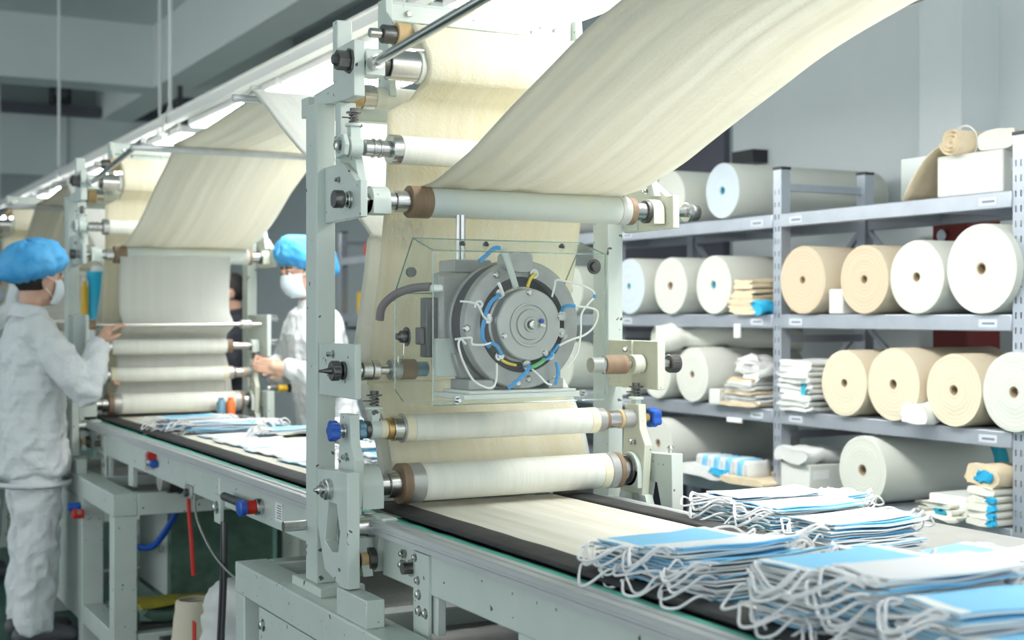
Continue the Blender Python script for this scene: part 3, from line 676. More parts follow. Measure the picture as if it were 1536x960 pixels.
m = MB(); m.prism([(1.475, 1.505), (1.478, 1.538), (1.487, 1.545), (1.532, 1.545), (1.541, 1.538), (1.543, 1.505), (1.534, 1.498), (1.495, 1.498)], 1, 2.772, 2.83); m.build('terminal_block', 'grey_iron', bm, .003)
lug = [(676, 160), (402, 432), (470, 285), (468, 655), (632, 715), (775, 655), (845, 520), (848, 415)]
for u, v in lug:
    m = MB(); p = Vector(q(u, v, 2.783)); m.lathe(p, (0, 1, 0), [(0, .0045), (0, .0115), (.014, .0115), (.014, .0045)], 16); m.lathe(p, (0, 1, 0), [(-.004, .005), (.03, .005)], 8); m.build('terminal_lug', 'steel', bm)
m = MB(); p = [q(295, 700, 2.9), q(180, 690, 2.9)]
m.box(1.36, 1.46, 2.895, 2.95, 1.27, 1.50); m.cyl((1.505, 2.895, 1.377), (1.505, 3.0, 1.377), .07, 32); m.box(1.42, 1.63, 2.895, 2.94, 1.255, 1.50); m.build('motor_body', 'grey_iron', bm, .012)
m = MB(); m.box(1.33, 1.36, 2.905, 2.94, 1.30, 1.44); m.box(1.315, 1.33, 2.91, 2.935, 1.33, 1.37); m.build('brake_caliper', 'dark_steel', bm, .003)
MB().box(1.345, 1.405, 2.88, 2.895, 1.255, 1.345).build('caliper_plate', 'paint', bm, .002)
m = MB(); m.box(1.36, 1.68, 2.765, 2.93, 1.207, 1.219); m.box(1.38, 1.66, 2.775, 2.92, 1.219, 1.226); m.build('base_plate', 'steel_box', bm, .002)
m = MB(); m.box(1.39, 1.455, 2.80, 2.90, 1.226, 1.25); m.box(1.60, 1.64, 2.80, 2.90, 1.226, 1.25); m.prism([(1.40, 1.25), (1.45, 1.25), (1.43, 1.31), (1.38, 1.31)], 1, 2.86, 2.895); m.build('motor_foot', 'grey_iron', bm, .003)
# strap, conduit hose and wires
MB().grid(lambda u, v: (lambda a, b: (a[0]+(b[0]-a[0])*u, 2.752+.02*abs(v-.2), a[2]+(b[2]-a[2])*u))(Vector(q(430+ (530-430)*v, 20+(255-20)*v)), Vector(q(470+(562-470)*v, 15+(240-15)*v))), 2, 10).build('cable_strap', 'paint', bm, solid=.002)
m = MB(); m.tube(spline([q(430, 15), q(395, 18), q(350, 60), q(310, 95)], 6), .0055, 6); m.build('cable', 'blue_wire', bm)
m = MB(); m.tube(spline([q(150, 240, 2.86), q(80, 250, 2.9), q(10, 290, 2.93), q(-40, 360, 2.95), q(-45, 440, 2.96)], 8), .010, 10); m.build('conduit_hose', 'grey_hose', bm)
m = MB(); m.box(q(140, 0)[0], q(205, 0)[0], 2.84, 2.87, q(0, 272)[2], q(0, 228)[2]); m.build('cable_clip', 'white_wire', bm, .005)
def wire(pts, mt, r=.0026, n=7): MB().tube(spline([q(*p) for p in pts], n), r, 6).build('wire', mt, bm)
wire([(432, 220, 2.76), (440, 250, 2.755), (470, 290, 2.77)], 'white_wire', .004)
wire([(470, 290, 2.78), (420, 320, 2.776), (385, 370, 2.774), (368, 430, 2.775)], 'blue_wire', .0048)
wire([(368, 440, 2.775), (355, 500, 2.775), (362, 560, 2.776), (400, 600, 2.776)], 'blue_wire', .0048)
wire([(220, 330, 2.77), (265, 335, 2.76), (300, 350, 2.752), (315, 380, 2.75), (340, 420, 2.755), (390, 440, 2.772)], 'white_wire')
wire([(290, 365, 2.755), (287, 340, 2.75), (312, 330, 2.75), (326, 350, 2.75), (308, 372, 2.752)], 'white_wire')
wire([(180, 552, 2.76), (215, 545, 2.745), (255, 545, 2.743), (262, 580, 2.745), (330, 585, 2.75), (380, 575, 2.755)], 'white_wire')
wire([(380, 575, 2.755), (430, 595, 2.765), (470, 645, 2.775)], 'blue_wire', .0042)
wire([(225, 580, 2.745), (195, 550, 2.744), (182, 590, 2.743), (210, 690, 2.742), (265, 790, 2.742), (340, 835, 2.743), (385, 832, 2.745), (415, 780, 2.755), (440, 700, 2.775)], 'white_wire')
wire([(632, 715, 2.775), (610, 745, 2.765), (545, 800, 2.76), (495, 848, 2.765)], 'blue_wire', .0045)
wire([(645, 730, 2.775), (680, 780, 2.76), (715, 822, 2.755), (745, 832, 2.755)], 'white_wire')
wire([(645, 725, 2.774), (665, 715, 2.768), (700, 695, 2.768), (725, 680, 2.775)], 'green_wire', .005)
wire([(725, 680, 2.775), (745, 672, 2.77), (775, 655, 2.775)], 'blue_wire', .004)
wire([(475, 680, 2.78), (510, 700, 2.776), (560, 712, 2.78)], 'yellow_wire', .0035)
wire([(676, 165, 2.775), (640, 185, 2.77), (625, 240, 2.776)], 'yellow_wire', .004)
wire([(800, 700, 2.775), (798, 760, 2.765), (780, 835, 2.765)], 'blue_wire', .004)
wire([(773, 300, 2.775), (782, 240, 2.77), (788, 198, 2.765), (830, 208, 2.75), (920, 230, 2.745), (985, 265, 2.743), (997, 290, 2.743)], 'white_wire')
wire([(997, 285, 2.743), (997, 308, 2.743)], 'blue_wire', .004)
wire([(990, 310, 2.743), (955, 345, 2.743), (915, 410, 2.745), (912, 520, 2.745), (890, 640, 2.745), (845, 710, 2.75), (808, 755, 2.76)], 'white_wire')
wire([(835, 385, 2.775), (838, 360, 2.765), (860, 353, 2.755), (885, 358, 2.75)], 'blue_wire', .0045)
wire([(885, 358, 2.75), (960, 365, 2.743), (1008, 385, 2.742), (1012, 430, 2.742), (985, 490, 2.743), (930, 535, 2.745), (860, 560, 2.75), (805, 595, 2.765)], 'white_wire')
wire([(805, 590, 2.768), (785, 620, 2.77), (765, 650, 2.776)], 'blue_wire', .004)
m = MB(); m.cyl((1.452, 2.96, 1.24), (1.452, 2.96, 1.64), .007, 12); m.cyl((1.44, 2.96, 1.24), (1.44, 2.96, 1.64), .005, 12); m.build('hanger_rod', 'steel', bm)
MB().box(1.40, 1.50, 2.9, 2.985, 1.50, 1.53).build('hanger_block', 'grey_iron', bm, .003)
# clear guard
gb = thing('guard_box', (1.485, 2.82, 1.2), 'clear plastic guard box with cut corner around the brake motor', 'box')
pf = [(2.72, 1.201), (2.72, 1.541), (2.828, 1.573), (2.93, 1.45), (2.93, 1.225), (2.88, 1.2)]
X0, X1 = 1.262, 1.706
m = MB()
for i in range(3):
    a, b_ = pf[i], pf[i+1]; m.add([(X0, *a), (X1, *a), (X1, *b_), (X0, *b_)], [(0, 1, 2, 3)])
for x in (X0, X1): m.add([(x, *p) for p in pf], [tuple(range(6))])
m.add([(X0, 2.72, 1.201), (X1, 2.72, 1.201), (X1, 2.88, 1.2), (X0, 2.88, 1.2)], [(0, 1, 2, 3)])
m.build('guard_shell', 'acrylic', gb, smooth=False)
m = MB()
for i in range(5):
    for x in (X0, X1): m.tube([(x, *pf[i]), (x, *pf[i+1])], .0017, 6)
for p in pf[:4]: m.tube([(X0, *p), (X1, *p)], .0017, 6)
m.build('guard_edge', 'acrylic_edge', gb)
for x, y, z, d, r in ((1.675, 2.72, 1.512, (0, -1, 0), .012), (1.32, 2.72, 1.211, (0, -1, 0), .006), (1.645, 2.72, 1.217, (0, -1, 0), .006)):
    m = MB(); m.lathe((x, y, z), d, [(0, r*1.5), (.003, r*1.5), (.003, r), (.012, r), (.015, r*.7)], 16); m.build('screw', 'dark_steel' if r > .01 else 'steel', gb)
for x in (1.36, 1.42, 1.62):
    m = MB(); m.lathe((x, 2.775, 1.557), (0, -.28, .96), [(0, .007), (.006, .007), (.006, .004), (.01, .004)], 12); m.build('screw', 'dark_steel', gb)
m = MB(); m.lathe((1.262, 2.86, 1.35), (-1, 0, 0), [(0, .022), (.004, .022), (.004, .014), (.016, .014), (.02, .008), (.026, .008)], 16); m.build('latch_screw', 'dark_steel', gb)
MB().tube(spline([(1.25, 2.85, 1.335), (1.248, 2.85, 1.305), (1.246, 2.865, 1.285), (1.248, 2.88, 1.29), (1.25, 2.88, 1.305)], 5), .0015, 5).build('latch_wire', 'steel', gb)
MB().cyl((1.31, 2.95, 1.50), (1.31, 2.94, 1.50), .012, 14).build('screw', 'dark_steel', gb)

# ------------------------------------------------------------ steel rack
LV = (1.818, 1.402, 1.008, .682, .20)
PY = [3.222 + 1.252*k for k in range(6)]
rk = thing('steel_rack', (3.9, 5.0, 0), 'long grey slotted steel rack full of fabric rolls', 'rack')
for i, y in enumerate(PY):
    for x0 in (3.645, 4.10):
        m = MB()
        if x0 < 4:      # front face with two rows of punched slots
            for a, b_ in ((-.025, -.015), (-.009, .007), (.013, .023)): m.box(x0, x0+.003, y+a, y+b_, 0, 2.0)
            for a in (-.015, .007):
                zz = [0] + [v for k in range(37) for v in (.06+k*.051, .082+k*.051)] + [2.0]
                for k in range(0, len(zz), 2): m.box(x0, x0+.003, y+a, y+a+.006, zz[k], zz[k+1])
        else: m.box(x0, x0+.003, y-.025, y+.023, 0, 2.0)
        m.box(x0, x0+.048, y-.028, y-.025, 0, 2.0); m.box(x0+.045, x0+.048, y-.025, y+.023, 0, 2.0)
        p = m.build('upright', 'rack_steel', rk)
        MB().box(x0-.002, x0+.05, y-.03, y+.025, 2.0, 2.012).build('end_cap', 'black_plastic', p)
    for z in (.3, .9, 1.3, 1.93):
        MB().box(3.70, 4.10, y-.012, y+.012, z-.015, z+.015).build('side_tie', 'rack_steel', rk)
for i in range(5):
    ya, yb = PY[i]+.023, PY[i+1]-.028
    for L, z in enumerate(LV):
        sh = MB().box(3.665, 4.11, ya, yb, z-.012, z).build('shelf_board', 'rack_steel', rk)
        m = MB(); m.box(3.638, 3.664, ya, yb, z-.058, z-.001); m.build('front_beam', 'rack_steel', sh, .004)
        MB().box(4.112, 4.138, ya, yb, z-.058, z-.001).build('rear_beam', 'rack_steel', sh, .004)
        for f in (.33, .66):
            yy = ya + (yb-ya)*f; MB().box(3.665, 4.112, yy-.015, yy+.015, z-.05, z-.013).build('cross_rib', 'rack_steel', sh)
        if i < 2:
            for yy in (ya+.06, yb-.14):
                lb = MB().box(3.6365, 3.638, yy, yy+.08, z-.045, z-.018).build('sticker', 'sticker_grey', sh); MB().box(3.636, 3.6365, yy+.01, yy+.065, z-.036, z-.028).build('sticker_print', 'label_ink', lb)
    if i in (0, 1):
        for z0, z1 in ((1.45, 1.76), (1.06, 1.34)):
            MB().bar((4.125, ya, z1), (4.125, ya+.28, z0+.05), .02, .02).build('brace', 'rack_steel', rk); MB().bar((4.125, yb, z1), (4.125, yb-.28, z0+.05), .02, .02).build('brace', 'rack_steel', rk)

def fabric_roll(y, lv, r, ln, endm, sidem, label, core='core_card', x=3.615, group='fabric rolls on the steel rack', dz=0, rc=.02, bands=None):
    z = LV[lv] + r + dz
    m = MB(); n = 44; sd = random.random()*50
    def ringpts(t, rr, w=0): return [(x+t, y + rr*math.cos(2*math.pi*k/n)*(1+w*nz(math.cos(2*math.pi*k/n)*2+sd, math.sin(2*math.pi*k/n)*2)), z + rr*math.sin(2*math.pi*k/n)*(1+w*nz(math.cos(2*math.pi*k/n)*2+sd, math.sin(2*math.pi*k/n)*2))) for k in range(n)]
    prof = [(.03, rc)] + [(.004*nz(sd+j*1.3), rc + (r*.985-rc)*j/9) for j in range(10)] + [(.006, r*1.0), (ln-.006, r*1.0), (ln, r*.98), (ln, rc)]
    vs = []
    for j, (t, rr) in enumerate(prof): vs += ringpts(t, rr, .012 if j > 7 else .006)
    b0 = len(m.v); m.v += vs
    for j in range(len(prof)-1):
        for k in range(n):
            k2 = (k+1) % n; m.f.append([j*n+k, j*n+k2, (j+1)*n+k2, (j+1)*n+k]); m.mi.append(1 if 10 <= j <= 12 else 0)
    o = m.build('fabric_roll', [endm, sidem], None, loc=(x, y, z), angle=50); tag(o, label, 'fabric roll', group)
    c = MB(); c.lathe((x+.004, y, z), (1, 0, 0), [(0, rc*.75), (0, rc*1.02), (ln-.01, rc*1.02), (ln-.01, rc*.75), (0, rc*.75)], 20, caps=False); c.build('core_tube', core, o)
    if bands:
        for a, b_ in bands:
            MB().lathe((x+a, y, z), (1, 0, 0), [(0, r*1.008), (b_-a, r*1.008)], 44, caps=False).build('print_band', 'teal_print', o, solid=.001)
    return o
RW, RCm, RT, RB, SD, ST = 'roll_white', 'roll_cream', 'roll_tan', 'roll_blueish', 'roll_side', 'roll_side_tan'
fabric_roll(5.21, 0, .123, .75, RW, SD, 'white film-wrapped roll with dark core on the top shelf by the dark wall panel')
fabric_roll(4.806, 0, .121, .85, RB, SD, 'film-wrapped bluish white roll with teal core on the top shelf', 'core_blue', rc=.018)
fabric_roll(5.546, 1, .135, .55, RB, SD, 'bluish white roll with pale teal core next to two cream rolls', 'core_blue', rc=.016)
fabric_roll(5.20, 1, .131, .55, RW, SD, 'creamy white roll with dark core between two rolls with teal cores')
fabric_roll(4.868, 1, .129, .58, RW, SD, 'white roll with bright teal core beside the folded beige cloth', 'core_blue', rc=.019)
fabric_roll(5.60, 2, .11, .5, RW, SD, 'white roll mostly hidden behind the clamp plate of the machine', rc=.016)
fabric_roll(5.31, 2, .112, .5, RW, SD, 'white roll behind the dark clamp knob of the machine', rc=.016)
fabric_roll(5.03, 2, .123, .55, RW, SD, 'white roll with dark core beside the small beige carton', rc=.016)
fabric_roll(5.30, 3, .118, .75, RW, SD, 'long grey roll on a low shelf above the bundle of striped masks')
fabric_roll(4.279, 1, .137, .5, RT, ST, 'pinkish tan fabric roll beside the slotted upright', rc=.016)
fabric_roll(3.925, 1, .131, .5, RT, ST, 'tan fabric roll with the small white carton at its left', rc=.017)
fabric_roll(3.655, 1, .134, .5, RW, SD, 'cream white fabric roll next to the big loosely wound roll', rc=.018)
fabric_roll(3.355, 1, .155, .5, RW, SD, 'big white loosely wound roll with rumpled layers at the end of the shelf', rc=.021)
fabric_roll(4.035, 2, .128, .5, RCm, ST, 'tan fabric roll beside the stacked white cloths', rc=.017)
fabric_roll(3.772, 2, .135, .5, RCm, ST, 'large cream fabric roll standing behind the small folded white cloth', rc=.019)
fabric_roll(3.478, 2, .128, .5, RCm, ST, 'cream fabric roll between the folded white cloth and the pale end roll', rc=.019)
fabric_roll(3.215, 2, .134, .5, RW, SD, 'pale fabric roll cut off by the end upright of the rack', rc=.02)
fabric_roll(3.935, 3, .129, .82, RW, SD, 'long pale roll with two teal printed bands on the lowest shelf', rc=.022, bands=((.56, .64), (.72, .78)))
for k, (y, lv) in enumerate(((6.1, 1), (6.5, 1), (6.2, 2), (6.6, 0), (7.3, 1), (7.7, 2), (6.15, 0))):
    fabric_roll(y, lv, .125, .5, RW, SD, 'white fabric roll on the rack behind the rolling machine', rc=.017, group='rolls on the rack behind the machine')
# plastic-wrapped roll lying on other rolls
o = thing('wrapped_roll', (3.9, 5.1, 1.25), 'long film-wrapped grey bundle lying on top of the white rolls', 'bundle')
m = MB(); N = 24
def wrp(u, v):
    a = 2*math.pi*u; r_ = .05*(1 + .25*nz(v*7, math.cos(a)*1.5, math.sin(a)*1.5)) * (1.25 if v < .2 else 1)
    return (3.58 + .55*v*.9 + .02*math.cos(a), 5.28 - .45*v + r_*math.cos(a)*.8, 1.285 + r_*math.sin(a) + .02*math.sin(v*3))
m.grid(wrp, N, 24); m.build('film_wrap', 'roll_side', o)

# folded cloth, cartons, bundles on the shelves
def folded(x0, x1, y, z, w, h, mt, label, group, rag=.2, name='folded_cloth', cat='cloth'):
    """one folded cloth: rounded slab with wavy front"""
    sd = random.random()*99; m = MB(); n = 20
    def fn(u, v):
        a = 2*math.pi*u; ca, sa = math.cos(a), math.sin(a)
        yy = (abs(ca)**.55)*(1 if ca > 0 else -1)*w/2; zz = (abs(sa)**.6)*(1 if sa > 0 else -1)*h/2
        xx = x0 + (x1-x0)*v
        e = 1 + .10*rag*nz(u*5+sd, v*3)
        if v < .02: xx += .03*rag*nz(u*9+sd, 1)
        return (xx, y + yy*e + .01*rag*nz(v*5+sd), z + h/2 + zz + .35*h*rag*nz(ca*1.4+sd, v*3, sd))
    m.grid(fn, n, 8); 
    for j in (0, 8):
        m.f.append([j*(n+1)+k for k in range(n)][::(-1 if j else 1)]); m.mi.append(0)
    return tag(m.build(name, mt, None, loc=(x0, y, z), angle=60), label, cat, group)
def carton(x0, x1, y0, y1, z0, z1, mt, label, lid=True):
    t = thing('carton', ((x0+x1)/2, (y0+y1)/2, z0), label, 'box')
    MB().box(x0, x1, y0, y1, z0, z1).build('carton_body', mt, t, .006)
    m = MB().box(x0-.001, x1, y0-.0008, y0, z0+.45*(z1-z0), z0+.47*(z1-z0)).build('flap_seam', 'pale_cloth', t)
    MB().box(x0+.1*(x1-x0), x0+.55*(x1-x0), y0-.0012, y0, z0+.5*(z1-z0), z0+.8*(z1-z0)).build('tape', 'label_white', t)
    return t
for k in range(7): folded(3.61+.01*random.random(), 3.9, 4.66+.02*random.random(), 1.402+k*.021, .19-.012*k, .024, 'beige_cloth', 'folded beige cloth in the stack at the foot of the upright', 'beige cloths on the second shelf', .9)
folded(3.6, 3.68, 4.55, 1.404, .07, .05, 'cyan_cloth', 'crumpled bright blue cloth beside the folded beige cloths', None, 1.4)
carton(3.6, 3.72, 4.81, 4.885, 1.008, 1.075, 'white_box', 'small beige carton between the white roll and the beige cloths')
for k in range(7): folded(3.60+.015*random.random(), 3.95, 4.66+.02*random.random(), 1.008+k*.017, .25-.012*k, .021, 'white_cloth' if k % 3 else 'beige_cloth', 'cream cloth in the untidy stack beside the small beige carton', 'cream cloths on the third shelf', 1.2)
for k in range(3): folded(3.62+.05*k, 3.85, 4.62+.08*k, 1.13+.02*k, .14, .045, 'white_cloth', 'rumpled white cloth lying on top of the untidy cream stack', 'white cloths on the third shelf', 1.8)
for k in range(9): folded(3.60+.02*random.random(), 3.9, 4.305+.02*random.random(), 1.008+k*.023, .20, .026, 'white_cloth', 'folded white cloth in the tall stack left of the tan roll', 'white cloths by the slotted upright', 1.0)
MB_ = MB().box(3.612, 3.62, 4.26, 4.285, 1.03, 1.17); tag(MB_.build('cloth_strap', 'teal_print', None, .002, loc=(3.615, 4.27, 1.03)), 'teal printed strap around the tall stack of white cloths', 'strap')
folded(3.58, 3.75, 3.635, 1.008, .13, .075, 'white_cloth', 'small folded white cloth between two cream rolls', None, .9)
carton(3.63, 3.78, 4.06, 4.14, 1.402, 1.50, 'white_box', 'small white carton between the two tan rolls')
carton(3.66, 4.05, 3.30, 3.60, 1.818, 1.965, 'white_box', 'large white carton on the top shelf under the rolled beige cloth')
carton(3.62, 3.8, 4.24, 4.42, .682, .80, 'white_box', 'white carton with loose lid on the lowest shelf')
folded(3.60, 3.8, 4.34, .80, .2, .06, 'white_cloth', 'white cloth draped over the carton on the lowest shelf', None, .8)
carton(3.62, 3.8, 3.42, 3.60, .682, .765, 'steel_box', 'low greenish white carton in front of the roll with teal bands')
# rolled beige cloth on the carton
t = thing('rolled_cloth', (3.85, 3.5, 1.966), 'loosely rolled beige cloth draped over the large white carton', 'cloth')
sp_ = [(3.62, 3.50 + (.008+.0045*a/2)*math.cos(a), 2.008 + (.008+.0045*a/2)*math.sin(a)) for a in [k*.4 for k in range(48)]]
vs = [p for p in sp_] + [(4.05, p[1]-.02, p[2]) for p in sp_]; fs = [(i, i+1, 48+i+1, 48+i) for i in range(47)]
MB().add(vs, fs).build('roll', 'beige_cloth', t, solid=.004)
MB().grid(lambda u, v: (3.64+.3*u, 3.53+.22*v, 2.005-.02*v-.165*v**2.2+.004*nz(u*6, v*6)), 8, 12).build('hanging_end', 'beige_cloth', t, solid=.004)
m = MB(); m.tube([(3.69, 3.5+.062*math.cos(a), 2.005+.062*math.sin(a)) for a in [k*math.pi/12 for k in range(24)]], .004, 5, True); m.build('tie_band', 'white_cloth', t)
folded(3.66, 4.05, 3.33, 1.966, .16, .07, 'pale_cloth', 'folded pale cloth beside the loosely rolled beige cloth', None, .7)
# clear pane leaning on the top shelf, red machine part, hanging price tags
t = thing('clear_pane', (4.0, 3.9, 1.818), 'thin clear pane standing on the top shelf', 'pane')
MB().box(4.02, 4.024, 3.76, 4.15, 1.819, 2.03).build('pane', 'film', t); 
t = thing('red_machine', (4.25, 4.03, 0), 'dark red cabinet standing behind the rack', 'cabinet')
MB().box(4.17, 4.36, 3.94, 4.13, 0, 1.79).build('cabinet_body', 'dark_red', t, .01); MB().cx(4.15, 4.17, 4.06, 1.72, .025).build('knob', 'steel', t)
# mask bundles on the lowest shelf
def bundle(x, y, z, n, pitch, label, mt='white_cloth', ang=0, bl=True):
    t = thing('mask_bundle', (x, y, z), label, 'bundle')
    for k in range(n):
        m = MB(); m.grid(lambda u, v: (x+.02*math.sin(v*3.1)+.002*nz(u*4, k), y - k*pitch - .055 + .11*u*.3 + .02*math.sin(u*math.pi)*0, z + .085*math.sin(u*math.pi)**.7*(.9+.1*nz(k, v)) ), 10, 3)
        m.v = [(vv[0] + (0 if i < 11 else .0) + .04*(i//11), vv[1], vv[2]) for i, vv in enumerate(m.v)]
        m.build('folded_mask', 'mask_blue' if (k % 2 and bl) else mt, t, solid=.012)
    return t
bundle(3.60, 5.0, .70, 9, .042, 'bundle of blue and white striped masks in front of the long grey roll')
folded(3.58, 3.8, 4.93, .682, .36, .05, 'white_cloth', 'crumpled white mask cloth under the striped bundle', None, 1.5)
folded(3.575, 3.62, 4.80, .70, .10, .03, 'cyan_cloth', 'small blue mask piece in front of the striped bundle', None, 1)
for k in range(5): folded(3.585+.006*random.random(), 3.8, 3.335, .682+k*.026, .12, .028, 'pale_cloth', 'folded pale cloth in the neat low stack by the end upright', 'pale cloths on the lowest shelf', .5)
for k in range(4): folded(3.582, 3.60, 3.285, .686+k*.026, .03, .02, 'cyan_cloth', 'small blue corner sticking out of the pale cloth stack', 'blue corners on the pale stack', .8, name='blue_corner')
for k in range(3): folded(3.575, 3.75, 3.50+.02*k, .682+k*.018, .16, .022, 'pale_cloth', 'loose pale cloth in front of the low greenish carton', 'loose pale cloths on the lowest shelf', 1.4)
folded(3.57, 3.6, 3.50, .70, .05, .022, 'teal_print', 'teal mask piece on the loose pale cloths', None, 1)
folded(3.60, 3.8, 3.34, .815, .15, .07, 'beige_cloth', 'rolled beige cloth with blue tuft on top of the pale stack', None, .8)
folded(3.59, 3.61, 3.32, .835, .06, .035, 'cyan_cloth', 'bright blue tuft on the rolled beige cloth', None, 1.5)
folded(3.57, 3.9, 4.62, .682, .3, .03, 'beige_cloth', 'flat beige cloth spread on the lowest shelf by the upright', None, .8)
for y, z in ((4.72, 1.36), (4.74, .955)):
    tag(MB().box(3.625, 3.636, y-.02 if z > 1 else y-.05, y+.02 if z > 1 else y+.05, z-.06 if z > 1 else z-.02, z).build('price_tag', 'label_white', None, .003, loc=(3.63, y, z)), 'white tag hanging from the second shelf beam' if z > 1 else 'long white tag on the third shelf beam', 'tag')
# coloured boxes far down the rack
for (y, lv, w, h, c, lab) in ((9.0, 0, .12, .09, 'red_plastic', 'small red box on the far end of the rack'), (8.85, 0, .1, .09, 'blue_plastic', 'small blue box on the far end of the rack'), (9.12, 1, .14, .16, 'yellow_plastic', 'yellow box on the far end of the rack'), (8.93, 1, .1, .15, 'white_box', 'white box beside the yellow box on the far rack'), (8.6, 0, .3, .1, 'orange_plastic', 'orange box on the far end of the rack')):
    tag(MB().box(3.66, 3.9, y-w/2, y+w/2, LV[lv], LV[lv]+h).build('parts_box', c, None, .008, loc=(3.75, y, LV[lv])), lab, 'box')

# ------------------------------------------------------------ side table and masks
t = thing('side_table', (2.3, 1.8, 0), 'pale steel side table beside the conveyor holding mask piles', 'table')
MB().box(1.907, 2.55, .5, 2.87, .86, .88).build('table_top', 'grey_disc', t, .003)
for x in (1.95, 2.49):
    for y in (.6, 2.81): MB().box(x, x+.04, y, y+.04, 0, .86).build('leg', 'paint', t)
t = thing('red_tray', (2.13, 2.78, .88), 'red plastic tray behind the mask pile on the side table', 'tray')
m = MB(); m.box(2.07, 2.24, 2.70, 2.84, .88, .884); m.box(2.07, 2.075, 2.70, 2.84, .884, .922); m.box(2.235, 2.24, 2.70, 2.84, .884, .922); m.box(2.075, 2.235, 2.70, 2.705, .884, .922); m.box(2.075, 2.235, 2.835, 2.84, .884, .922); m.build('tray_body', 'red_plastic', t)
m = MB(); m.box(2.062, 2.07, 2.692, 2.848, .917, .923); m.box(2.07, 2.24, 2.692, 2.70, .917, .923); m.build('tray_rim', 'red_plastic', t)
folded(2.08, 2.23, 2.77, .89, .11, .035, 'white_cloth', 'white cloth lying in the red tray', None, .8)

ML, MW = .255, .125
def mask_mesh(up, curl, seed):
    """pleated mask: top / bottom sheets and edge; local x is the long side"""
    nu, nv = 12, 12; m = MB()
    def zt(u, v):
        pl = .0022*((v*4) % 1 - .5)*(1 if v < .5 else -1)*min(1, 6*min(u, 1-u)) if .02 < v < .98 else 0
        return pl + curl*((u-.5)**2)*.03 + .0035*nz(u*2.5+seed, v*2, seed) + .002*curl*nz(v*3, seed)
    top = [(ML*(i/nu), MW*(j/nv-.5) + .002*nz(i*.7, seed), zt(i/nu, j/nv) + .003) for j in range(nv+1) for i in range(nu+1)]
    bot = [(p[0], p[1], p[2]-.003) for p in top]; N = len(top); m.v = top + bot
    for j in range(nv):
        for i in range(nu):
            a = j*(nu+1)+i; q_ = [a, a+1, a+nu+2, a+nu+1]
            m.f.append(q_); m.mi.append(2 if (i == 0 or i == nu-1) and up == 1 else (0 if up else 1))
            m.f.append([N+k for k in q_[::-1]]); m.mi.append(3 if not up else 1)
    rim = [i for i in range(nu+1)] + [j*(nu+1)+nu for j in range(1, nv+1)] + [nv*(nu+1)+i for i in range(nu-1, -1, -1)] + [j*(nu+1) for j in range(nv-1, 0, -1)]
    for k in range(len(rim)):
        a, b_ = rim[k], rim[(k+1) % len(rim)]; m.f.append([a, N+a, N+b_, b_]); m.mi.append(3 if (seed % 3 == 0) else 2)
    me = m.mesh('mask', angle=50)
    for x in ('mask_blue', 'mask_white', 'mask_edge', 'mask_deep'): me.materials.append(MATS[x])
    return me
MASKS = {up: [mask_mesh(up, c, s) for s, c in ((0, .1), (1, .25), (2, -.1), (3, .15), (4, .3))] for up in (0, 1)}
def loop_mesh(seed, side):
    rd = random.Random(seed); x = 0 if side < 0 else ML; w = .045 + .006*rd.random()
    reach = .04 + .04*rd.random(); drop = .004 + .024*rd.random(); sway = (rd.random()-.5)*.06
    P = [(x - side*-.006, -w, .001), (x + side*reach*.5, -w*.95 + sway*.3, .004+.01*rd.random()), (x + side*reach*.95, -w*.45 + sway, -drop*.6), (x + side*reach*(.9+.2*rd.random()), w*.15 + sway, -drop),
         (x + side*reach*.75, w*.6 + sway*.6, -drop*.5+.012*rd.random()), (x + side*reach*.4, w*1.0, .006*rd.random()), (x - side*-.006, w, .001)]
    me = MB().tube(spline(P, 5), .0024, 6).mesh('ear_loop'); me.materials.append(MATS['loop']); return me
LOOPS = [loop_mesh(s, -1) for s in range(14)]; LOOPR = [loop_mesh(100+s, 1) for s in range(5)]
def place_mask(x, y, z, rz, up, label, group, right=True, rx=0, ry=0, left=True, sc=1):
    o = bpy.data.objects.new('face_mask', random.choice(MASKS[up])); COL.objects.link(o); o.location = (x, y, z); o.rotation_euler = (rx, ry, rz); o.scale = (sc, sc, 1)
    tag(o, label, 'mask', group)
    for c, lst in ((left, LOOPS), (right, LOOPR)):
        if c:
            l = bpy.data.objects.new('ear_loop', random.choice(lst)); COL.objects.link(l); l.parent = o
    return o
def stack(x, y, z0, n, label, group, tops, rz=0, pitch=.0044, jx=.012, jy=.008, lean=(0, 0), rnd=.06, droop=0):
    for k in range(n):
        top = n-1-k
        up = tops[top] if top < len(tops) else random.choice((0, 0, 1))
        place_mask(x + random.uniform(-jx, jx) + lean[0]*k, y + random.uniform(-jy, jy) + lean[1]*k, z0 + k*pitch, rz + random.uniform(-rnd, rnd), up, label, group, right=top < 8, rx=droop*k/n, left=(k % 3 == 0) or top < 3)
# rear pile on the side table (z .88)
def pile(rows, where, ntop):
    for (x, y, z0, n, tops, rz, kw, which) in rows:
        k0 = len(COL.objects)
        stack(x, y, z0, n, 'pleated mask in the %s stack %s' % (which, where), 'masks in the %s stack %s' % (which, where), tops, rz, **kw)
        last = [o for o in COL.objects if o.name.startswith('face_mask')][-1]
        last['label'] = 'topmost %s mask of the %s stack %s' % ('blue' if tops[0] else 'white', which, where)
pile([(1.885, 2.545, .881, 24, [0, 1, 0], .03, dict(lean=(.0006, .0002)), 'rearmost'),
      (2.03, 2.53, .89, 19, [0, 1], -.02, {}, 'right rear'),
      (1.895, 2.40, .881, 22, [0, 1, 1, 0], .02, dict(lean=(.0006, .0004)), 'middle'),
      (1.92, 2.245, .881, 19, [0, 1, 1, 0, 1], .04, dict(lean=(.0005, .0006)), 'nearer')], 'beside the red tray', 1)
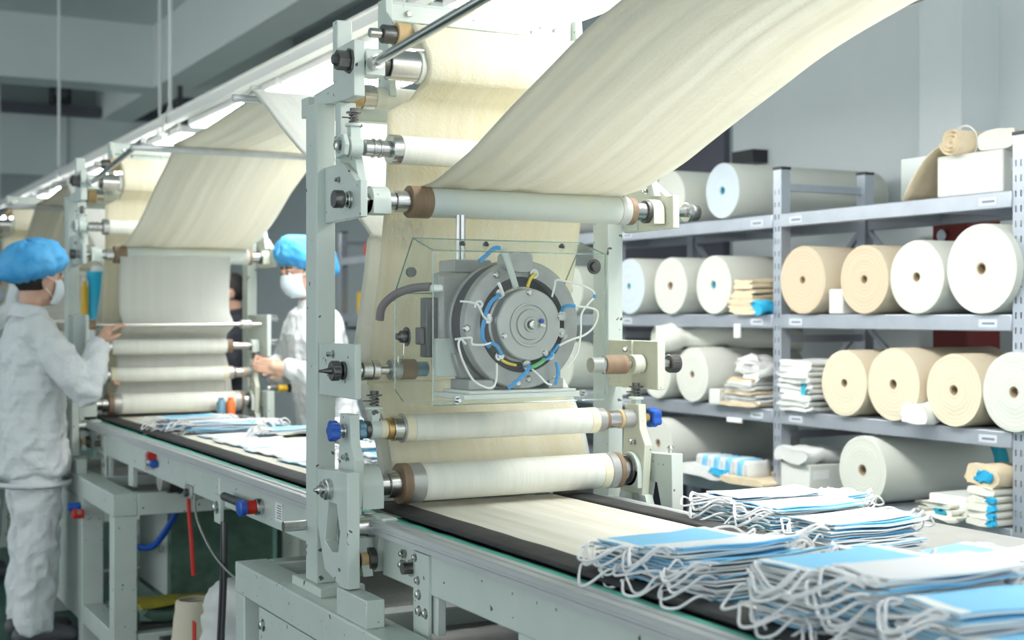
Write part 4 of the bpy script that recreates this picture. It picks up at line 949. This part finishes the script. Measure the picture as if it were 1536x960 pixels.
pile([(1.315, 2.06, .936, 13, [1, 1, 0], .03, dict(lean=(.0005, 0)), 'rear'),
      (1.325, 1.955, .936, 15, [0, 0, 1], .05, dict(lean=(.0008, -.0006), droop=-.12), 'middle'),
      (1.33, 1.85, .936, 12, [1, 0, 1], .06, dict(lean=(.0008, -.0008), droop=-.3), 'slumped')], 'of the low pile on the cream belt', 1)
pile([(1.315, 1.60, .936, 21, [1, 0, 1], .05, {}, 'rear'),
      (1.335, 1.475, .936, 23, [0, 0, 1], .0, dict(jx=.014), 'tallest'),
      (1.345, 1.345, .936, 18, [1, 0, 1, 1], -.05, dict(jx=.014), 'lower'),
      (1.36, 1.215, .936, 10, [1, 1, 0], -.05, {}, 'foremost'),
      (1.60, 1.50, .98, 9, [0, 1], .1, {}, 'right-hand'),
      (1.60, 1.66, .96, 9, [1, 0], .1, {}, 'right rear')], 'at the near end of the conveyor', 1)
gf = 'masks spread on the near part of the side table'
for k in range(10):
    place_mask(1.93 + .028*k, 1.90 - .035*k, .885 + .004*k, 1.1 + .05*k, k % 2, 'mask in the striped row spread along the side table', gf, right=False, left=False)
stack(1.93, 1.72, .881, 10, 'mask in the low pile spread near the striped row on the side table', gf, [0, 1], .1)
# second conveyor
ge = 'masks in the loose pile on the conveyor between the workers'
le = 'pleated mask in the loose pile on the conveyor between the workers'
stack(1.36, 5.50, .936, 12, le, ge, [1, 0, 1], .1, jx=.03, rnd=.15)
stack(1.42, 5.34, .936, 10, le, ge, [0, 0, 1], -.05, jx=.03, rnd=.15)
stack(1.56, 5.48, .936, 7, le, ge, [0, 1], .2, jx=.03, rnd=.2)
for k in range(13):
    place_mask(1.42 + .012*math.sin(k*2.1), 5.16 - .125*k, .934, random.uniform(-.05, .05), 0, 'single white mask laid in the row along the conveyor between the workers', 'masks laid in a row on the second conveyor', left=False, right=False)
stack(1.63, 4.15, .945, 7, 'mask in the small pile at the right edge of the second conveyor', 'masks in the small pile seen past the machine post', [0, 1, 1], .1, jx=.02)
stack(1.60, 3.90, .945, 6, 'mask in the small pile at the right edge of the second conveyor', 'masks in the small pile seen past the machine post', [1, 0], -.1, jx=.02)
stack(1.62, 5.05, .945, 5, le, ge, [1, 0], .1, jx=.02)

# ------------------------------------------------------------ people
def remesh(m, name, mt, voxel, smooth, parent, wrinkle=0, wscale=9, wdir=None, seed=0):
    me = m.mesh('tmp'); o = bpy.data.objects.new('tmp', me); COL.objects.link(o)
    md = o.modifiers.new('r', 'REMESH'); md.mode = 'VOXEL'; md.voxel_size = voxel; md.use_smooth_shade = True
    md = o.modifiers.new('s', 'SMOOTH'); md.iterations = smooth; md.factor = .5
    dg = bpy.context.evaluated_depsgraph_get(); dg.update()
    me2 = bpy.data.meshes.new_from_object(o.evaluated_get(dg)); me2.name = name
    bpy.data.objects.remove(o); bpy.data.meshes.remove(me)
    if wrinkle:
        nrm = [v.normal.copy() for v in me2.vertices]
        for v, n in zip(me2.vertices, nrm):
            c = v.co; a = 1 - abs(noise.noise(Vector((c.x*wscale + seed, c.y*wscale, c.z*wscale*.55 + c.x*4))))*2.2
            b_ = noise.noise(Vector((c.x*wscale*2.2, c.y*wscale*2.2 + seed, c.z*wscale)))
            d_ = 1 - abs(noise.noise(Vector((c.x*wscale*1.9 - c.z*5, c.y*wscale*1.9 + seed, c.z*wscale*1.5 + c.y*6))))*2.6
            v.co = c + n*wrinkle*(a*.8 + b_*.7 + d_*.65 - .6)
    me2.materials.clear(); me2.materials.append(MATS[mt])
    me2.polygons.foreach_set('use_smooth', [True]*len(me2.polygons)); me2.polygons.foreach_set('material_index', [0]*len(me2.polygons)); me2.update()
    ob = bpy.data.objects.new(name, me2); COL.objects.link(ob); ob.parent = parent
    return ob
def limb(m, pts, n=12):
    """tapered limb: (point, radius) or (point, (rx, ry, rz)) sampled as overlapping ellipsoids"""
    for (p0, r0), (p1, r1) in zip(pts[:-1], pts[1:]):
        p0 = Vector(p0); p1 = Vector(p1); L = (p1-p0).length
        a0 = Vector((r0,)*3) if not hasattr(r0, '__len__') else Vector(r0); a1 = Vector((r1,)*3) if not hasattr(r1, '__len__') else Vector(r1)
        k = max(2, int(L/(min(*a0, *a1)*.42)) + 1)
        for i in range(k+1):
            t = i/k; m.ell(p0.lerp(p1, t), a0.lerp(a1, t), n)
def hand(m, wrist, d, palm_n, curl, scale=1, thumb_side=1):
    """palm and five fingers; d: hand direction, palm_n: palm normal (fingers curl towards it)"""
    d = Vector(d).normalized(); pn = Vector(palm_n); pn = (pn - d*pn.dot(d)).normalized(); sd = d.cross(pn).normalized()*thumb_side
    w = Vector(wrist); k = scale
    limb(m, [(w, .024*k), (w + d*.035*k, .026*k), (w + d*.075*k, .022*k)], 10)
    for i, (off, ln) in enumerate(((.028, .072), (.010, .080), (-.009, .074), (-.027, .058))):
        b = w + d*(.078*k) + sd*off*k
        m.ell(w + d*.05*k + sd*off*.9*k, .016*k, 8)
        a = curl*(.8 + .12*i); pts = [(b, .0098*k)]; dd = d.copy(); p = b
        for j, f in enumerate((.42, .33, .25)):
            ang = a*(.7, 1, .8)[j]; dd = (dd*math.cos(ang) + pn*math.sin(ang)).normalized() if j else (d*math.cos(ang) + pn*math.sin(ang)).normalized()
            p = p + dd*ln*f*k; pts.append((p, (.0092, .0086, .0075)[j]*k))
            dd = dd
        limb(m, pts, 8)
    t0 = w + d*.03*k + sd*.026*k; t1 = t0 + (d*.6 + sd*.7 + pn*.35).normalized()*.035*k; t2 = t1 + (d*.85 + sd*.15 + pn*.5).normalized()*.03*k
    limb(m, [(w + d*.02*k + sd*.012*k, .015*k), (t0, .014*k), (t1, .0115*k), (t2, .009*k)], 8)

def person(loc, face, label, height=1.66, R_arm=None, L_arm=None, look=0, down=0, coat='coat', cap=True, mask=True, seed=0, stance=.10, lean=0):
    """local axes: +x is the way the person faces, +y the left side"""
    root = thing('person', loc, label, 'person'); root.rotation_euler = (0, 0, face)
    k = height/1.66
    root.scale = (k, k, k)
    # arms: (elbow, wrist, hand direction, palm normal, curl)
    Ra = R_arm or ((.05, -.27, 1.08), (.2, -.22, .95), (1, .2, 0), (0, 1, -.3), .4)
    La = L_arm or ((.05, .27, 1.08), (.2, .22, .95), (1, -.2, 0), (0, -1, -.3), .4)
    hc = Vector((.025, 0, 1.545)); Mh = Matrix.Rotation(look, 3, 'Z') @ Matrix.Rotation(down, 3, 'Y')
    H = lambda x, y, z: hc + Mh @ Vector((x, y, z))
    # body (skin): head, neck, torso core, arms, hands - one surface
    m = MB()
    m.ell(H(-.012, 0, .035), (.094, .076, .092), 20, Mh); m.ell(H(.028, 0, -.02), (.062, .062, .085), 18, Mh); m.ell(H(.045, 0, -.075), (.036, .042, .032), 14, Mh)
    m.ell(H(.02, 0, -.06), (.05, .054, .045), 14, Mh)
    limb(m, [(H(.098, 0, -.004), .010), (H(.106, 0, -.022), .0125)], 8); m.ell(H(.092, 0, .018), (.014, .012, .016), 8, Mh)
    for sg in (-1, 1):
        m.ell(H(-.005, sg*.078, -.012), (.022, .010, .034), 12, Mh); m.ell(H(.062, sg*.038, -.022), (.026, .022, .02), 10, Mh)
        m.ell(H(.076, sg*.032, .028), (.018, .026, .01), 8, Mh)
    limb(m, [(H(-.02, 0, -.06), .052), ((-.01, 0, 1.40), .054), ((-.01, 0, 1.34), .075)], 14)
    limb(m, [((0, 0, 1.30), (.085, .14, .08)), ((0, 0, 1.05), (.08, .13, .08))], 14)
    for sg, A in ((-1, Ra), (1, La)):
        limb(m, [((0, sg*.12, 1.32), .045), (A[0], .036), (A[1], .026)], 10)
        hand(m, A[1], A[2], A[3], A[4], 1.0, sg)
    body = remesh(m, 'body', 'skin', .0062, 3, root)
    # coat
    m = MB()
    limb(m, [((-.005, 0, 1.385), (.072, .085, .02)), ((-.005, 0, 1.345), (.10, .17, .045)), ((0, 0, 1.24), (.13, .195, .10)), ((0, 0, 1.0), (.135, .19, .10)), ((0, 0, .80), (.15, .205, .10)), ((0, 0, .735), (.155, .21, .06))], 20)
    for sg, A in ((-1, Ra), (1, La)):
        e = Vector(A[0]); w = Vector(A[1]); s0 = Vector((-.005, sg*.165, 1.325))
        limb(m, [(s0, .072), (s0.lerp(e, .5), .073), (e, .069), (e.lerp(w, .5), .060), (e.lerp(w, .86), .047), (e.lerp(w, .95), .038)], 14)
    ct = remesh(m, 'coat', coat, .0085, 3, root, .013, 8, seed=seed)
    bx = MB(); bx.grid(lambda u, v: ((.152+.006*math.sin(v*3.14))*math.cos(u*2*math.pi), (.207+.006*math.sin(v*3.14))*math.sin(u*2*math.pi), .672+.018*v), 48, 3); bx.build('hem', coat, None, solid=.008).parent = ct
    cl = MB(); cl.grid(lambda u, v: ((-.012 + (.066+.018*v)*math.cos(u*2*math.pi)*1.0), (.070+.022*v)*math.sin(u*2*math.pi), 1.437 - .058*v + .012*math.cos(u*2*math.pi)*-1), 40, 4); cl.build('collar', coat, None, solid=.006).parent = ct
    # trousers
    m = MB()
    limb(m, [((0, 0, .84), (.12, .165, .06)), ((0, 0, .74), (.125, .17, .07))], 16)
    for sg in (-1, 1):
        y = sg*stance; limb(m, [((0, sg*.085, .74), (.115, .098, .07)), ((.012, y, .50), (.096, .088, .07)), ((.0, y, .27), (.088, .083, .07)), ((-.01, y*1.05, .12), (.080, .078, .05)), ((-.005, y*1.05, .075), (.076, .074, .03))], 14)
    remesh(m, 'trousers', coat, .0085, 3, root, .012, 8, seed=seed+3)
    for sg in (-1, 1):
        m = MB(); y = sg*stance*1.05; limb(m, [((-.06, y, .045), (.042, .042, .042)), ((.06, y, .045), (.05, .048, .042)), ((.14, y, .035), (.045, .045, .032))], 12)
        remesh(m, 'shoe', 'shoe', .009, 2, root)
    # head parts
    ch = lambda mb, nm, mt, **kw: setattr(mb.build(nm, mt, None, **kw), 'parent', body)
    m = MB(); m.ell(H(-.028, 0, .03), (.092, .083, .100), 22, Mh); 
    m.v = [v for v in m.v]
    hr = remesh(m, 'hair', 'hair', .008, 1, root, .002, 40); hr.parent = body
    for sg in (-1, 1):
        m = MB(); m.ell(H(.083, sg*.031, .008), (.009, .014, .008), 10, Mh); ch(m, 'eye', 'white_wire')
        m = MB(); m.ell(H(.0895, sg*.031, .008), (.004, .0065, .007), 8, Mh); ch(m, 'iris', 'hair')
        m = MB(); m.tube([H(.084, sg*.014, .034), H(.086, sg*.03, .040), H(.072, sg*.052, .034)], .0045, 6); ch(m, 'eyebrow', 'hair')
        m = MB(); m.tube([H(-.012, sg*.087, -.03), H(.003, sg*.090, -.002), H(-.008, sg*.090, .008)], .004, 6); ch(m, 'ear_rim', 'skin')
    m = MB(); m.tube([H(.080, -.022, -.056), H(.088, 0, -.054), H(.080, .022, -.056)], .006, 6); ch(m, 'lips', 'skin')
    if mask:
        def mk(u, v):
            a = (u-.5)*2.45; z = .006 - .105*v; rr = .092 + .028*math.sin(v*math.pi)**.8 - .02*v
            return H(rr*math.cos(a) + .008, .074*math.sin(a)*(1.02-.10*v), z + .0015*math.sin(v*22))
        m = MB(); m.grid(mk, 20, 14); ch(m, 'face_covering', 'face_mask', solid=.003, angle=120)
        for sg in (-1, 1):
            for z0, z1 in ((-.002, .012), (-.082, -.038)):
                m = MB(); m.tube(spline([H(.045, sg*.071, z0), H(.02, sg*.083, (z0+z1)/2), H(-.012, sg*.092, z1)], 4), .002, 5); ch(m, 'mask_strap', 'white_wire')
    if cap:
        Mc = Mh @ Matrix.Rotation(R(-24), 3, 'Y')
        def cp(u, v):
            a = 2*math.pi*u; th = v*math.pi*.66
            r = math.sin(th)**.8; z = math.cos(th)
            ca, sa = math.cos(a), math.sin(a)
            wr = 1 + .07*nz(ca*2.2+seed, sa*2.2, th*1.6) + .035*math.sin(a*15 + 4*nz(a, th))*max(0, v-.4)*1.8 + .07*(.3-abs(nz(ca*4+seed, sa*4+seed, th*3)))
            sq = 1 if v < .84 else 1 - .30*((v-.84)/.16)**1.3
            p = Vector((.150*r*ca*wr*sq, .126*r*sa*wr*sq, .112*z*wr))
            return hc + Mh @ Vector((-.035, 0, .056)) + Mc @ p
        m = MB(); m.grid(cp, 96, 34); ch(m, 'bouffant_cap', 'cap', solid=.002, angle=180)
    if lean:
        for o in root.children_recursive:
            for v in o.data.vertices: v.co.x += lean*max(0, v.co.z-.75)/.8
    return root
person((.96, 6.16, 0), 0.0, 'worker seen from behind in white coat and blue cap, one hand on the machine', 1.665,
       R_arm=((.175, -.265, 1.08), (.235, -.215, 1.27), (.55, .1, .8), (.8, .3, -.5), .75), L_arm=((.12, .27, 1.10), (.27, .2, 1.12), (1, -.2, 0), (0, 0, -1), .5), look=R(20), down=R(8), seed=1)
person((2.32, 6.16, 0), math.pi, 'worker with white face mask and blue cap facing the conveyor', 1.71,
       L_arm=((.05, .275, 1.06), (.20, .15, 1.12), (.95, -.05, .12), (0, -1, .1), .35), R_arm=((.10, -.26, 1.06), (.18, -.13, 1.13), (.9, .3, .1), (0, 1, 0), .5), look=R(6), down=R(8), seed=5, lean=.11)
person((.93, 7.75, 0), R(10), 'worker half hidden behind the one in the white coat, hand raised to the machine', 1.66,
       R_arm=((.12, -.28, 1.42), (.16, -.24, 1.66), (.4, .1, .9), (.9, .2, -.3), .6), seed=9)
person((2.62, 8.75, 0), math.pi*.95, 'person in dark clothes behind the machine between the workers', 1.66, coat='black_cloth', cap=False, mask=False, seed=12)

# ------------------------------------------------------------ fittings and clutter around the second conveyor
def valve(x, y, z, label, two=True):
    t = thing('air_valve', (x, y, z), label, 'valve')
    m = MB(); m.box(x-.03, x+.0, y-.012, y+.012, z-.05, z+.012); m.cyl((x-.015, y-.07, z-.022), (x-.015, y+.02, z-.022), .011, 12); m.cyl((x-.015, y, z), (x-.015, y, z+.02), .01, 12); m.build('valve_body', 'steel', t)
    MB().cyl((x-.015, y-.045, z+.006), (x-.015, y-.012, z+.006), .018, 12).build('red_cap', 'red_plastic', t); MB().lathe((x-.015, y-.05, z-.022), (0, -1, 0), [(0, .016), (.02, .016), (.024, .012)], 12).build('blue_collar', 'blue_plastic', t)
    return t
valve(1.235, 5.14, .87, 'red and blue air valve under the conveyor by the near corner of the base frame')
t = thing('shutoff_valve', (1.2, 3.83, .845), 'blue handled valve with red collar on the side of the second conveyor', 'valve')
lobed_knob(1.165, 1.185, 3.84, .843, .028, 2).build('valve_handle', 'blue_plastic', t); MB().cx(1.185, 1.215, 3.84, .843, .02).build('valve_collar', 'red_plastic', t); MB().cx(1.215, 1.235, 3.84, .843, .024).build('valve_nut', 'steel', t); MB().cyl((1.205, 3.86, .842), (1.205, 4.12, .842), .013, 12).build('valve_pipe', 'dark_steel', t)
t = thing('air_valve', (1.11, 5.95, .58), 'small blue and red valve on the base frame leg beside the worker', 'valve')
MB().cx(1.07, 1.12, 5.95, .59, .018).build('valve_body', 'blue_plastic', t); MB().cx(1.075, 1.12, 5.87, .57, .02).build('valve_cap', 'red_plastic', t); MB().cyl((1.1, 5.85, .58), (1.1, 6.0, .58), .009, 8).build('valve_pipe', 'steel', t)
t = thing('warning_sticker', (1.222, 3.69, .84), 'white printed sticker on the side beam of the second conveyor', 'sticker')
MB().box(1.2335, 1.2345, 3.655, 3.715, .82, .872).build('sticker_sheet', 'label_white', t)
for k in range(6): MB().box(1.233, 1.2335, 3.662, 3.70-.006*(k % 2), .828+.007*k, .831+.007*k).build('print_line', 'label_ink', t)
t = thing('tape_strip', (1.222, 4.27, .85), 'white tape strip on the side beam of the second conveyor', 'tape'); MB().box(1.2335, 1.2345, 4.262, 4.278, .80, .885).build('tape', 'label_white', t)
t = thing('support_arm', (1.2, 4.25, .79), 'grey support bracket with bolt and hanging strap under the second conveyor', 'bracket')
MB().box(1.222, 1.234, 4.22, 4.29, .74, .83).build('bracket_plate', 'paint', t, .002); bolt_part((1.222, 4.255, .79), (-1, 0, 0), t, .014, .01)
for dy in (0, .035): MB().tube(spline([(1.228, 4.215-dy, .75), (1.22, 4.20-dy, .55), (1.2, 4.17-dy, .30), (1.18, 4.10-dy, .02)], 8), .007, 8).build('hanging_cable', 'black_plastic', t)
MB().grid(lambda u, v: (1.226-.04*v*v, 4.21-.03*u-.10*v*v, .75-.73*v), 2, 12).build('flat_strap', 'grey_disc', t, solid=.003)
t = thing('sensor', (1.25, 4.62, .80), 'small grey sensor block with cable under the second conveyor', 'sensor')
MB().box(1.225, 1.27, 4.58, 4.66, .775, .82).build('sensor_block', 'grey_iron', t, .004); MB().lathe((1.225, 4.62, .795), (-1, 0, 0), [(0, .014), (.012, .014)], 14).build('sensor_eye', 'dark_steel', t)
MB().tube(spline([(1.235, 4.57, .79), (1.22, 4.48, .72), (1.22, 4.3, .64), (1.2, 4.0, .615), (1.2, 3.8, .62)], 8), .004, 6).build('sensor_cable', 'grey_iron', t)
t = thing('drive_motor', (1.5, 5.3, .79), 'dark drive motor under the second conveyor beside the base frame', 'motor')
MB().cx(1.3, 1.62, 5.2, .775, .055).build('motor_housing', 'dark_steel', t); MB().cx(1.27, 1.3, 5.2, .775, .045).build('motor_cover', 'grey_disc', t)
for k in range(5): MB().cx(1.34+.05*k, 1.352+.05*k, 5.2, .775, .06).build('cooling_fin', 'dark_steel', t)
# low platform with clutter
t = thing('low_platform', (1.65, 4.6, 0), 'low dark platform on the floor under the second conveyor', 'platform')
MB().box(1.27, 2.05, 3.85, 5.2, .15, .18).build('platform_top', 'dark_steel', t)
for x in (1.3, 1.97):
    for y in (3.9, 5.1): MB().box(x, x+.05, y, y+.05, 0, .15).build('leg', 'dark_steel', t)
for k in range(9):
    c = MB(); c.lathe((1.36+.002*random.random(), 5.03, .181+k*.017), (0, 0, 1), [(0, .088-.002*k), (.02, .086-.002*k), (.028, .078-.002*k), (.026, .07-.002*k), (.004, .07)], 28, caps=False)
    tag(c.build('molded_cup', 'cup_cream', None, loc=(1.36, 5.03, .181+k*.017)), 'cream molded cup in the nested stack on the low platform', 'cup', 'nested cream cups')
c = MB(); c.lathe((1.62, 4.95, .40), (0, 0, 1), [(-.22, .10), (0, .13), (.012, .135), (.012, .12), (-.05, .11)], 28, caps=False); tag(c.build('cream_bowl', 'cup_cream', None, loc=(1.62, 4.95, .18)), 'wide cream bowl behind the nested cups', 'bowl')
def bag(cx, cy, cz, r, h, mt, label, seed):
    m = MB()
    def fn(u, v):
        a = 2*math.pi*u; th = math.pi*v; rr = r*(math.sin(th)**.6)*(1 + .25*nz(math.cos(a)*2+seed, math.sin(a)*2, th*2)+.08*nz(math.cos(a)*6, math.sin(a)*6+seed, th*6))
        return (cx + rr*math.cos(a), cy + rr*math.sin(a), cz + h*(.5-.5*math.cos(th)))
    m.grid(fn, 40, 26); return tag(m.build('plastic_bag', mt, None, loc=(cx, cy, cz), angle=180), label, 'bag')
bag(1.40, 4.50, .18, .16, .33, 'white_cloth', 'crumpled bag of white mask scraps on the low platform', 1)
bag(1.62, 4.25, .18, .15, .30, 'pale_cloth', 'pale bag of scraps behind the white bag on the low platform', 6)
for k in range(9): folded(1.30+.01*random.random(), 1.5, 4.05+.02*random.random(), .181+k*.026, .22, .028, 'white_cloth' if k % 2 else 'mask_blue', 'blue or white folded cloth in the stack on the low platform', 'cloths stacked on the low platform', 1.0)
t = thing('red_tag', (1.30, 4.76, .3), 'flat red ribbon standing beside the nested cups', 'ribbon'); MB().box(1.285, 1.289, 4.745, 4.785, .181, .32).build('ribbon', 'red_plastic', t)
t = thing('red_tassel', (1.4, 5.05, .7), 'red tassel hanging under the second conveyor', 'tassel'); MB().tube(spline([(1.33, 5.02, .895), (1.335, 5.02, .70), (1.34, 5.0, .56), (1.345, 4.99, .44)], 6), .008, 8).build('cord', 'red_plastic', t)
for pts, lab in (([(1.5, 5.70, .70), (1.46, 5.62, .62), (1.38, 5.70, .45), (1.36, 5.95, .40), (1.33, 6.3, .36)], 'blue air hose looping behind the base frame legs'), ([(1.75, 3.75, .80), (1.62, 3.8, .60), (1.5, 3.95, .50)], 'short blue air hose near the machine post')):
    tag(MB().tube(spline(pts, 8), .014, 10).build('air_hose', 'blue_hose', None, loc=pts[0]), lab, 'hose')
t = thing('white_cabinet', (2.2, 4.5, 0), 'white cabinet standing beyond the second conveyor', 'cabinet')
MB().box(2.35, 2.75, 3.95, 4.75, .08, .66).build('cabinet_body', 'white_box', t, .006); MB().box(2.345, 2.35, 4.0, 4.33, .12, .62).build('door', 'white_box', t, .002); MB().box(2.345, 2.35, 4.37, 4.70, .12, .62).build('door', 'white_box', t, .002); MB().box(2.335, 2.345, 4.30, 4.315, .36, .44).build('handle', 'blue_plastic', t); MB().box(2.37, 2.73, 3.97, 4.73, 0, .08).build('plinth', 'dark_steel', t)
t = thing('control_cabinet', (1.75, 5.9, 0), 'grey green control cabinet inside the base frame', 'cabinet')
MB().box(1.45, 1.9, 5.75, 6.3, .18, .60).build('cabinet_body', 'green_cloth', t, .004); MB().box(1.442, 1.45, 5.78, 6.27, .21, .57).build('door', 'paint', t, .002); MB().cx(1.425, 1.442, 5.83, .40, .014).build('lock', 'steel', t)
folded(1.28, 1.6, 5.52, .18, .18, .05, 'green_cloth', 'dark green cloth lying inside the base frame', None, 1.5); folded(1.26, 1.55, 5.55, .23, .16, .02, 'yellow_cloth', 'yellow cloth on the green cloth inside the base frame', None, 1.8)
MB_ = MB().box(1.23, 1.7, 5.4, 5.75, .171, .18); tag(MB_.build('rag_board', 'dark_steel', None, loc=(1.4, 5.6, .171)), 'dark board lying across the base frame under the cloths', 'board')
# side table of the second worker and small things on it
t = thing('side_table', (2.2, 5.0, 0), 'narrow steel side table in front of the masked worker', 'table')
MB().box(1.945, 2.35, 4.3, 5.62, .885, .905).build('table_top', 'steel_box', t, .003)
for x in (1.96, 2.3):
    for y in (4.35, 5.55): MB().box(x, x+.03, y, y+.03, 0, .885).build('leg', 'paint', t)
t = thing('steel_bracket', (2.0, 5.4, .905), 'small steel block with flat lid on the side table by the worker', 'block'); m = MB(); m.box(1.97, 2.14, 5.34, 5.40, .905, .955); m.build('block_body', 'grey_iron', t, .003); MB().box(1.96, 2.15, 5.32, 5.42, .955, .967).build('block_lid', 'steel_box', t, .002)
stack(2.0, 4.95, .908, 9, 'mask in the pile on the narrow side table in front of the worker', 'masks on the narrow side table', [1, 0], .1, jx=.02)
t = thing('power_plug', (2.1, 6.25, 1.05), 'yellow and black plug on the machine beside the worker\'s hand', 'plug'); MB().cx(2.09, 2.134, 6.25, 1.05, .016).build('plug_body', 'yellow_plastic', t); MB().cx(2.134, 2.17, 6.25, 1.05, .02).build('plug_grip', 'black_plastic', t)
for x, c, lab in ((1.80, 'blue_bush', 'small blue bottle at the right end of the second press roller'), (1.845, 'orange_plastic', 'small orange bottle beside the small blue bottle')):
    t = thing('small_bottle', (x, 6.2, .937), lab, 'bottle'); MB().lathe((x, 6.2, .937), (0, 0, 1), [(0, .022), (.055, .022), (.07, .012)], 16).build('bottle_body', c, t); MB().lathe((x, 6.2, 1.005), (0, 0, 1), [(0, .013), (.012, .013)], 12).build('bottle_cap', c, t)
t = thing('white_drum', (1.48, 7.37, .93), 'white plastic drum on the far conveyor', 'drum'); MB().lathe((1.48, 7.37, .935), (0, 0, 1), [(0, .09), (.02, .1), (.38, .1), (.41, .085), (.44, .085)], 24).build('drum_body', 'label_white', t); MB().lathe((1.48, 7.37, 1.2), (0, 0, 1), [(0, .103), (.01, .103)], 24).build('drum_rib', 'label_white', t)
t = thing('cyan_canister', (1.48, 7.37, 1.376), 'bright cyan canister on top of the white drum', 'canister'); MB().lathe((1.48, 7.37, 1.376), (0, 0, 1), [(0, .05), (.2, .05), (.22, .06), (.25, .06)], 20).build('canister_body', 'cyan_plastic', t); MB().lathe((1.48, 7.37, 1.626), (0, 0, 1), [(0, .04), (.03, .035)], 16).build('canister_lid', 'label_white', t)
t = thing('yellow_bottle', (1.41, 7.36, 1.376), 'slim yellow bottle beside the cyan canister', 'bottle'); MB().lathe((1.408, 7.36, 1.376), (0, 0, 1), [(0, .018), (.16, .018), (.18, .01), (.2, .01)], 16).build('bottle_body', 'yellow_plastic', t); MB().lathe((1.408, 7.36, 1.576), (0, 0, 1), [(0, .012), (.02, .012)], 12).build('bottle_cap', 'label_white', t)
